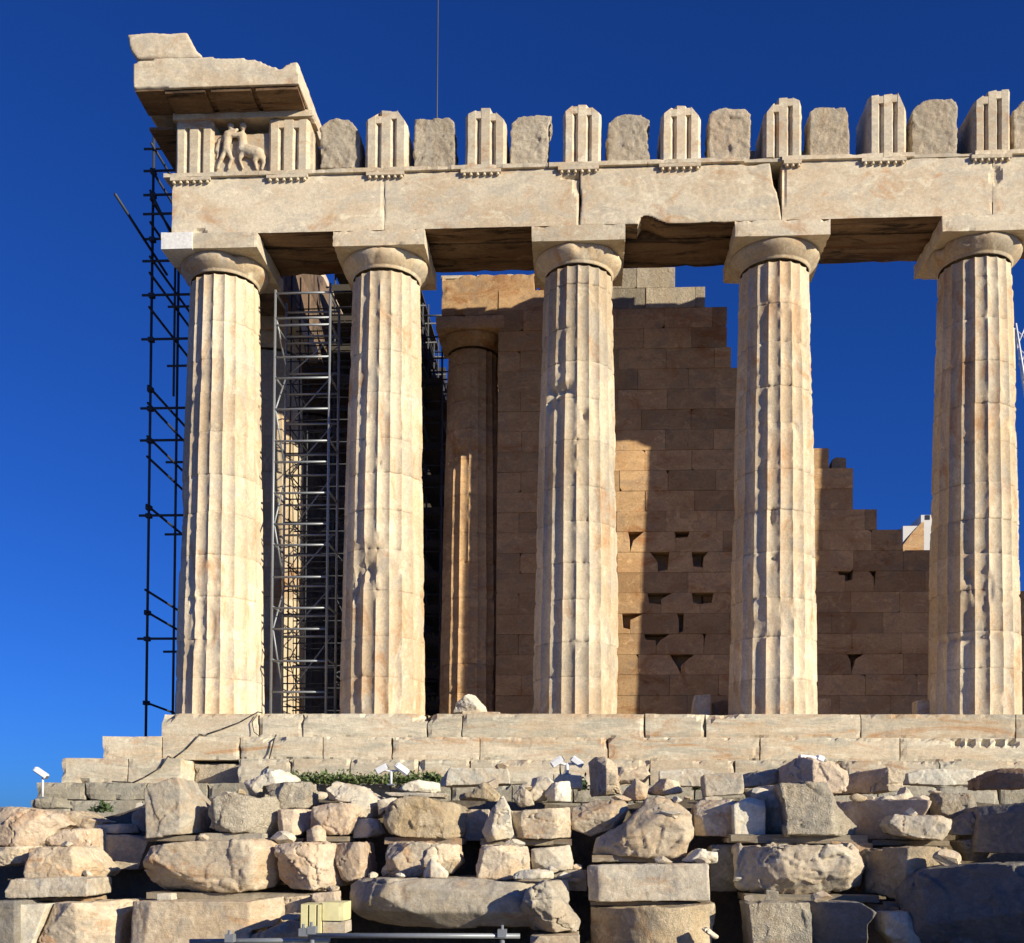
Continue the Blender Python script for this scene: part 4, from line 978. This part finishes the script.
boulder('rust-coloured and cream shattered boulder at right', 6, [(240, 515), (300, 500), (430, 492), (600, 495), (690, 565), (600, 650), (520, 752), (420, 757), (260, 722)], -10.3, .9, 'golden', lridge=390, kl=1.3, rough=1.3)
boulder('massive dark boulder in the bottom right corner', 6, [(525, 730), (570, 660), (640, 600), (800, 575), (1080, 568), (1080, 990), (560, 990), (545, 820)], -11.8, 1.2, 'dark', lridge=1080, kl=.9, rough=.8)
stone('pale block with dark splashes left of the massive dark boulder', 6, [(300, 802), (540, 790), (562, 860), (490, 990), (370, 990), (300, 900)], -10.7, .7, 'white', rough=.6, lridge=400, kl=.5)
stone('narrow brown block in shade left of the pale splashed one', 6, [(255, 762), (372, 780), (372, 990), (230, 990)], -10.45, .6, 'rust', rough=.5, cuts=1, lridge=420, kl=1.2)
boulder('small stone on the ledge between the shattered boulder and the edge', 6, [(640, 460), (780, 440), (785, 560), (700, 560)], -9.4, .5, 'dark')
# stones that stand on the temple floor
stone('pale carved fragment lying on the top step by the porch column', 0, [(452, 712), (456, 702), (468, 693), (474, 693), (484, 704), (487, 713)], -.75, .5, 'white', raw=True, rough=.6, ridge=476, kr=.5, name='carved_fragment', group='blocks on the temple floor')
stone('thin slab under the carved fragment on the top step', 0, [(462, 711), (500, 712), (500, 715), (462, 715)], -.95, .4, 'tan', raw=True, rough=.2, cuts=0, group='blocks on the temple floor')
stone('squared block in shade left of the fourth column base', 0, [(692, 714), (695, 695), (711, 694), (711, 716)], .6, .5, 'tan', raw=True, rough=.3, cuts=1, group='blocks on the temple floor')
stone('low dark block touching the fourth column base', 0, [(713, 702), (731, 699), (731, 718), (713, 718)], .9, .5, 'rust', raw=True, rough=.3, cuts=1, group='blocks on the temple floor')
stone('small sunlit block left of the fifth column base', 0, [(917, 715), (917, 700), (932, 700), (932, 715)], .1, .4, 'tan', raw=True, rough=.4, cuts=1, group='blocks on the temple floor')
stone('low brown block in the shade right of the fourth column', 0, [(818, 715), (818, 698), (831, 698), (831, 715)], 1.2, .5, 'rust', raw=True, rough=.3, cuts=1, group='blocks on the temple floor')
stone('small dark block standing on the broken wall top', 0, [(831, 479), (832, 460), (836, 457), (846, 458), (847, 479)], 3.7, .4, 'rust', raw=True, rough=.3, cuts=1, group='blocks on the temple floor')
stone('block in shade between the shattered boulder and the log stone', 6, [(20, 462), (230, 470), (240, 600), (200, 600)], -9.7, .4, 'rust', rough=.4, cuts=1)
# off to the right of the picture: unseen blocks added to throw shadows onto the rows
for k, (x, y, z, sx_, sy_, sz_) in enumerate([(15.2, -11.7, -4.2, 1.5, 1.2, 1.5), (16.4, -13.6, -4.2, 1.6, 1.3, 1.9), (18.6, -12.2, -4.2, 1.8, 1.3, 2.2), (16.9, -9.8, -4.2, 1.7, 1.2, 2.3)]):
    V, F = gridbox_vf((-sx_/2, -sy_/2, 0), (sx_/2, sy_/2, sz_), .09)
    V = weather(V, (-sx_/2, -sy_/2, 0), (sx_/2, sy_/2, sz_), .05, .3, .09, 40+k)
    o = link('marble_block', mesh_from(V, F, M['tan'], True)); o.location = (x, y, z)
    tag(o, ['added shade-casting block just past the right end of the rows', 'taller added shade-casting block nearer the path at right', 'tallest added shade-casting block farthest right', 'added shade-casting block right of the second row end'][k], 'stone', 'loose marble blocks below the temple')

# --- supports between the rows: timber sleepers and thin slabs
def sleeper(label, p0, p1, q0, q1, Y, mat='timber', th=.7, name='timber_sleeper'):
    A, B = at(p0, q0, Y), at(p1, q1, Y); lo = np.array((0, 0, 0.)); hi = np.array((B.x-A.x, th, A.z-B.z))
    V, F = gridbox_vf(lo, hi, .08); V = weather(V, lo, hi, .006, .04, .02, int(p0*3+q0))
    o = link(name, mesh_from(V, F, M[mat], False)); o.location = (A.x, Y, B.z)
    tag(o, label, 'support', 'sleepers and thin slabs carrying the blocks')
for s_ in [('brick-red chocks under the flat grey slab', 14, 84, 897, 902.5, -10.1, 'rust'),
 ('sleeper under the left edge pile', -12, 92, 843, 848, -9.3, 'timber'),
 ('grey plank under the upright block', 143, 200, 835, 842, -9.45, 'timber'),
 ('long thin slab under the rough pitted boulder', 199, 262, 833, 840.5, -9.5, 'grey'),
 ('dark plank under the small bright-halved block', 265, 303, 838, 844, -9.5, 'timber'),
 ('short plank under the pinkish slanting block', 320, 347, 836, 842, -9.45, 'timber'),
 ('sleeper under the large cracked boulder', 146, 330, 892, 901, -9.95, 'timber'),
 ('reddish sleeper under the golden boulder', 384, 462, 837, 845, -9.55, 'rust'),
 ('sleeper under the white triangle and cube-cut block', 480, 572, 838, 846, -9.45, 'timber'),
 ('sleeper under the massive layered rock', 592, 688, 855, 863, -9.75, 'timber'),
 ('dark gap plank between the grey beam and the drum', 590, 715, 901, 907, -10.2, 'timber'),
 ('sleeper under the pitted trapezoid', 730, 868, 834, 844, -9.7, 'timber'),
 ('sleeper under the log-shaped stone', 872, 950, 840, 846, -9.55, 'timber'),
 ('sleeper under the huge weathered boulder', 745, 880, 894, 903, -10.1, 'timber'),
 ('sleeper under the shattered boulder', 885, 960, 902, 909, -10.2, 'timber'),
 ('thin slab resting below the slanting-shadow block', 728, 748, 838, 843, -9.6, 'tan'),
 ('sleeper under the broken lower row blocks', 380, 580, 876, 882, -9.9, 'timber')]:
    sleeper(*s_)

# ================================================================== YELLOW BLOCKS, RAIL, CABLE, LAMPS, PLANTS
def yellow():
    Y = -11.3; A, B = at(300, 902, Y), at(343.5, 932, Y); o = empty('yellow_foam_block', (A.x, Y, B.z)); tag(o, 'yellow grooved block on end beside the metal rail at the bottom', 'block')
    w_ = B.x-A.x; h = A.z-B.z; Wl = w_*.48
    n = 40; P = []
    for i in range(n+1):                      # grooved front of the left half
        u = i/n; P.append((A.x+Wl*u, Y+.05*(abs(math.sin(u*math.pi*2.5))**.5 < .55)))
    out_ = P+[(A.x+Wl, Y+.4), (A.x, Y+.4)]; m_ = len(out_); zs = [B.z-.02, B.z+h*.92]
    V = [(x, y, z) for z in zs for x, y in out_]; F = [(i, (i+1) % m_, m_+(i+1) % m_, m_+i) for i in range(m_)]+[tuple(range(m_))[::-1], tuple(range(m_, 2*m_))]
    child('grooved_half', mesh_from(V, F, M['yellow'], False), o)
    a = Acc(); block(a, (A.x+Wl+.01, Y+.02, B.z+h*.36), (B.x, Y+.42, A.z), .06, .003, .04, .012, 7); child('upper_block', a.mesh(M['yellow']), o)
    a = Acc(); block(a, (A.x+Wl+.01, Y+.05, B.z-.02), (B.x+.01, Y+.42, B.z+h*.35), .06, .003, .04, .012, 8); child('lower_block', a.mesh(M['grey']), o)
yellow()
def rail():
    Y = -11.6; o = empty('metal_rail', tuple(at(320, 938, Y))); tag(o, 'galvanised pipe rail with clamps running along the bottom edge', 'rail')
    L_ = at(190, 942, Y); Rr = at(520, 936.5, Y)
    tube_obj('pipe', [tuple(at(308, 935.5, Y)), tuple(at(520, 936, Y))], .03, M['steel'], o, 10)
    tube_obj('pipe', [tuple(at(190, 941.5, Y+.12)), tuple(at(330, 940, Y+.12))], .03, M['steel'], o, 10)
    for p, q in ((229, 938), (303, 932), (311, 930), (502, 933)):
        c_ = at(p, q, Y-.04); a = Acc(); a.add(*box_vf((c_.x-.05, Y-.05, c_.z-.05), (c_.x+.05, Y+.06, c_.z+.04))); a.add(*tube_vf((c_.x, Y-.02, c_.z), (c_.x, Y-.02, c_.z+.09), .018)); child('clamp', a.mesh(M['steel']), o)
    for p in (229, 311, 502):
        c_ = at(p, 940, Y); tube_obj('upright', [(c_.x, Y+.05, c_.z), (c_.x, Y+.05, -4.25)], .028, M['steel'], o, 8)
rail()
def cable(name, label, pts, r=.014):
    o = empty(name, tuple(pts[0])); tag(o, label, 'cable')
    tube_obj('cord', [tuple(p) for p in pts], r, M['cable'], o, 6)
def on(p, q, y, z=None):
    v_ = at(p, q, y); return Vector((v_.x, y, v_.z if z is None else z))
cable('power_cable', 'black cable trailing from the foot of the corner column down across the steps', [on(262, 711, -1.0, .02), on(258, 712, -1.19, .02), on(240, 722, -1.19), on(222, 729, -1.19), on(207, 734, -1.19), on(205, 736, -1.3, Z1+.03), on(200, 736, -1.90, Z1+.03), on(186, 749, -1.90), on(174, 758, -1.90), on(172, 760, -1.95, Z2+.03), on(168, 761, -2.56, Z2+.03), on(160, 768, -2.56), on(145, 777, -2.56), on(132, 783, -2.56), on(130, 785, -2.6, Z3+.02), on(112, 785, -2.93, Z3+.02)])
cable('hanging_cable', 'pair of dark cables hanging over the steps left of the second column', [at(p, q, y) for p, q, y in ((276, 735, -1.3), (274, 740, -1.92), (271, 752, -1.93), (269, 760, -2.0), (268, 768, -2.58), (266, 778, -2.6), (268, 786, -2.95))], .016)
cable('hanging_cable', 'thin cable loop on the top step by the corner column', [at(p, q, y) for p, q, y in ((257, 715, -1.2), (252, 722, -1.2), (254, 732, -1.21), (259, 736, -1.3))], .010)

def flood(label, px0, q_base, q_head, Y, heads, r=.02):
    b = at(px0, q_base, Y); o = empty('floodlight', tuple(b)); tag(o, label, 'floodlight', 'floodlights below the steps')
    top_ = at(px0, q_head, Y)
    tube_obj('post', [(b.x, Y, b.z), (b.x, Y, top_.z)], r, M['white_metal'], o, 8)
    a = Acc(); a.add(*box_vf((b.x-.06, Y-.06, b.z-.005), (b.x+.06, Y+.06, b.z+.02))); child('base_plate', a.mesh(M['steel']), o)
    for (dx, tilt, yaw, L_, w_) in heads:
        mtx = Matrix.Translation((b.x+dx, Y, top_.z+.02)) @ Matrix.Rotation(yaw, 4, 'Z') @ Matrix.Rotation(tilt, 4, 'Y')
        bm = bmesh.new(); bmesh.ops.create_cube(bm, size=1, matrix=mtx @ Matrix.Diagonal((L_, w_, w_*.75, 1)))
        bmesh.ops.bevel(bm, geom=bm.edges[:], offset=w_*.12, segments=2, affect='EDGES')
        me = bpy.data.meshes.new('h'); bm.to_mesh(me); bm.free(); me.materials.append(M['white_metal']); hd = child('lamp_head', me, o)
        bm = bmesh.new(); bmesh.ops.create_cube(bm, size=1, matrix=mtx @ Matrix.Translation((L_*.5, 0, -.01)) @ Matrix.Diagonal((.012, w_*.8, w_*.5, 1)))
        me = bpy.data.meshes.new('g'); bm.to_mesh(me); bm.free(); me.materials.append(M['glass']); g = link('lens', me, hd)
        v = get_co(me)-np.array(b); me.vertices.foreach_set('co', v.ravel()); me.update()
        tube_obj('bracket', [(b.x, Y, top_.z-.02), (b.x+dx*.9, Y, top_.z-.01)], r*.8, M['white_metal'], o, 6)
flood('lone white floodlight on a thin post at the far left against the sky', 42.5, 798, 774, -5.3, [(-.03, .6, .1, .26, .13)])
flood('pair of white floodlights among the green plants', 391, 785, 770, -4.2, [(-.17, -.5, 0, .24, .15), (.2, .6, .3, .28, .16)], .025)
flood('pair of hooded white floodlights on the plinth below the third column', 567, 775, 763, -6.45, [(-.16, -.6, 0, .22, .15), (.16, .6, 0, .22, .15)], .03)
flood('small low lamp on the rough boulder right of the fourth column', 812, 766, 760, -7.7, [(-.05, .1, .1, .3, .12), (.12, .4, .1, .12, .12)])

def plants(label, spans, Y, n, hmax, seed, mat='leaf'):
    rng = random.Random(seed); V = []; F = []
    for k in range(n):
        p0, p1, q0, q1 = rng.choice(spans); p = rng.uniform(p0, p1); u = rng.random(); yy = Y+rng.uniform(-.25, .25)
        base = at(p, q1, yy); h_ = (at(p, q0, yy).z-base.z)*(.35+.65*rng.random())*(.75+.25*math.sin(p*.35+yy*9))
        c_ = base+Vector((0, 0, h_*rng.random())); s_ = rng.uniform(.025, .055)
        ax = Vector((rng.uniform(-1, 1), rng.uniform(-1, 1), rng.uniform(-.2, 1))).normalized(); sd_ = ax.orthogonal().normalized(); sd_.rotate(Matrix.Rotation(rng.uniform(0, 6.28), 3, ax))
        i = len(V); V += [c_, c_+ax*s_+sd_*s_*.5, c_+ax*s_*2, c_+ax*s_-sd_*s_*.5]; F.append((i, i+1, i+2, i+3))
        if rng.random() < .15:
            i = len(V); V += [base, base+Vector((.006, 0, 0)), c_]; F.append((i, i+1, i+2))
    o = link('weeds', mesh_from(V, F, M[mat], False)); tag(o, label, 'plants', None, 'stuff')
plants('green weeds growing along the foot of the steps', [(290, 350, 769, 784), (345, 440, 771, 784), (425, 440, 774, 784)], -3.3, 4200, .3, 5)
plants('dry grass tufts in the cracks of the foundation', [(92, 112, 804, 812), (186, 200, 793, 803), (577, 587, 775, 790), (695, 700, 780, 790), (975, 990, 770, 790), (100, 108, 800, 810)], -4.6, 900, .2, 6, 'leafdark')

# small marble chips lying on top of the piled blocks, dropped onto whatever is below them
bpy.context.view_layer.update()
dg_ = bpy.context.evaluated_depsgraph_get()
rng_c = random.Random(11); placed = 0; tries = 0
while placed < 60 and tries < 3000:
    tries += 1
    x_, y_ = rng_c.uniform(.2, 15.5), rng_c.choice((rng_c.uniform(-10.6, -9.6), rng_c.uniform(-9.4, -8.4), rng_c.uniform(-8.3, -6)))
    hit, loc, nor, *_rest = scene.ray_cast(dg_, Vector((x_, y_, rng_c.choice((-1.2, -2.75, -3.45)))), Vector((0, 0, -1)))
    if not hit or nor.z < .75 or loc.z < -3.4: continue
    sz = rng_c.uniform(.05, .13)
    bm = bmesh.new(); bmesh.ops.create_icosphere(bm, subdivisions=3, radius=1)
    for q in range(9):
        nv = Vector((rng_c.uniform(-1, 1), rng_c.uniform(-1, 1), rng_c.uniform(-1, 1))).normalized()
        bmesh.ops.bisect_plane(bm, geom=bm.verts[:]+bm.edges[:]+bm.faces[:], plane_co=nv*rng_c.uniform(.45, .8), plane_no=nv, clear_outer=True)
        bmesh.ops.holes_fill(bm, edges=[e for e in bm.edges if e.is_boundary])
    me = bpy.data.meshes.new('c'); bm.to_mesh(me); bm.free()
    v = get_co(me)*np.array([sz*rng_c.uniform(.9, 1.7), sz*rng_c.uniform(.8, 1.2), sz*rng_c.uniform(.5, .95)]); v += (fbm(v*14, 3, placed)*.008)[:, None]
    v[:, 2] -= v[:, 2].min()+.012
    me.vertices.foreach_set('co', v.ravel()); me.materials.append(M[rng_c.choice(('white', 'tan', 'white', 'grey', 'golden'))]); me.update()
    o = link('marble_chip', me); o.location = loc
    tag(o, 'small marble chip lying in a gap or on top of the larger blocks', 'chip', 'small marble chips among the blocks'); placed += 1
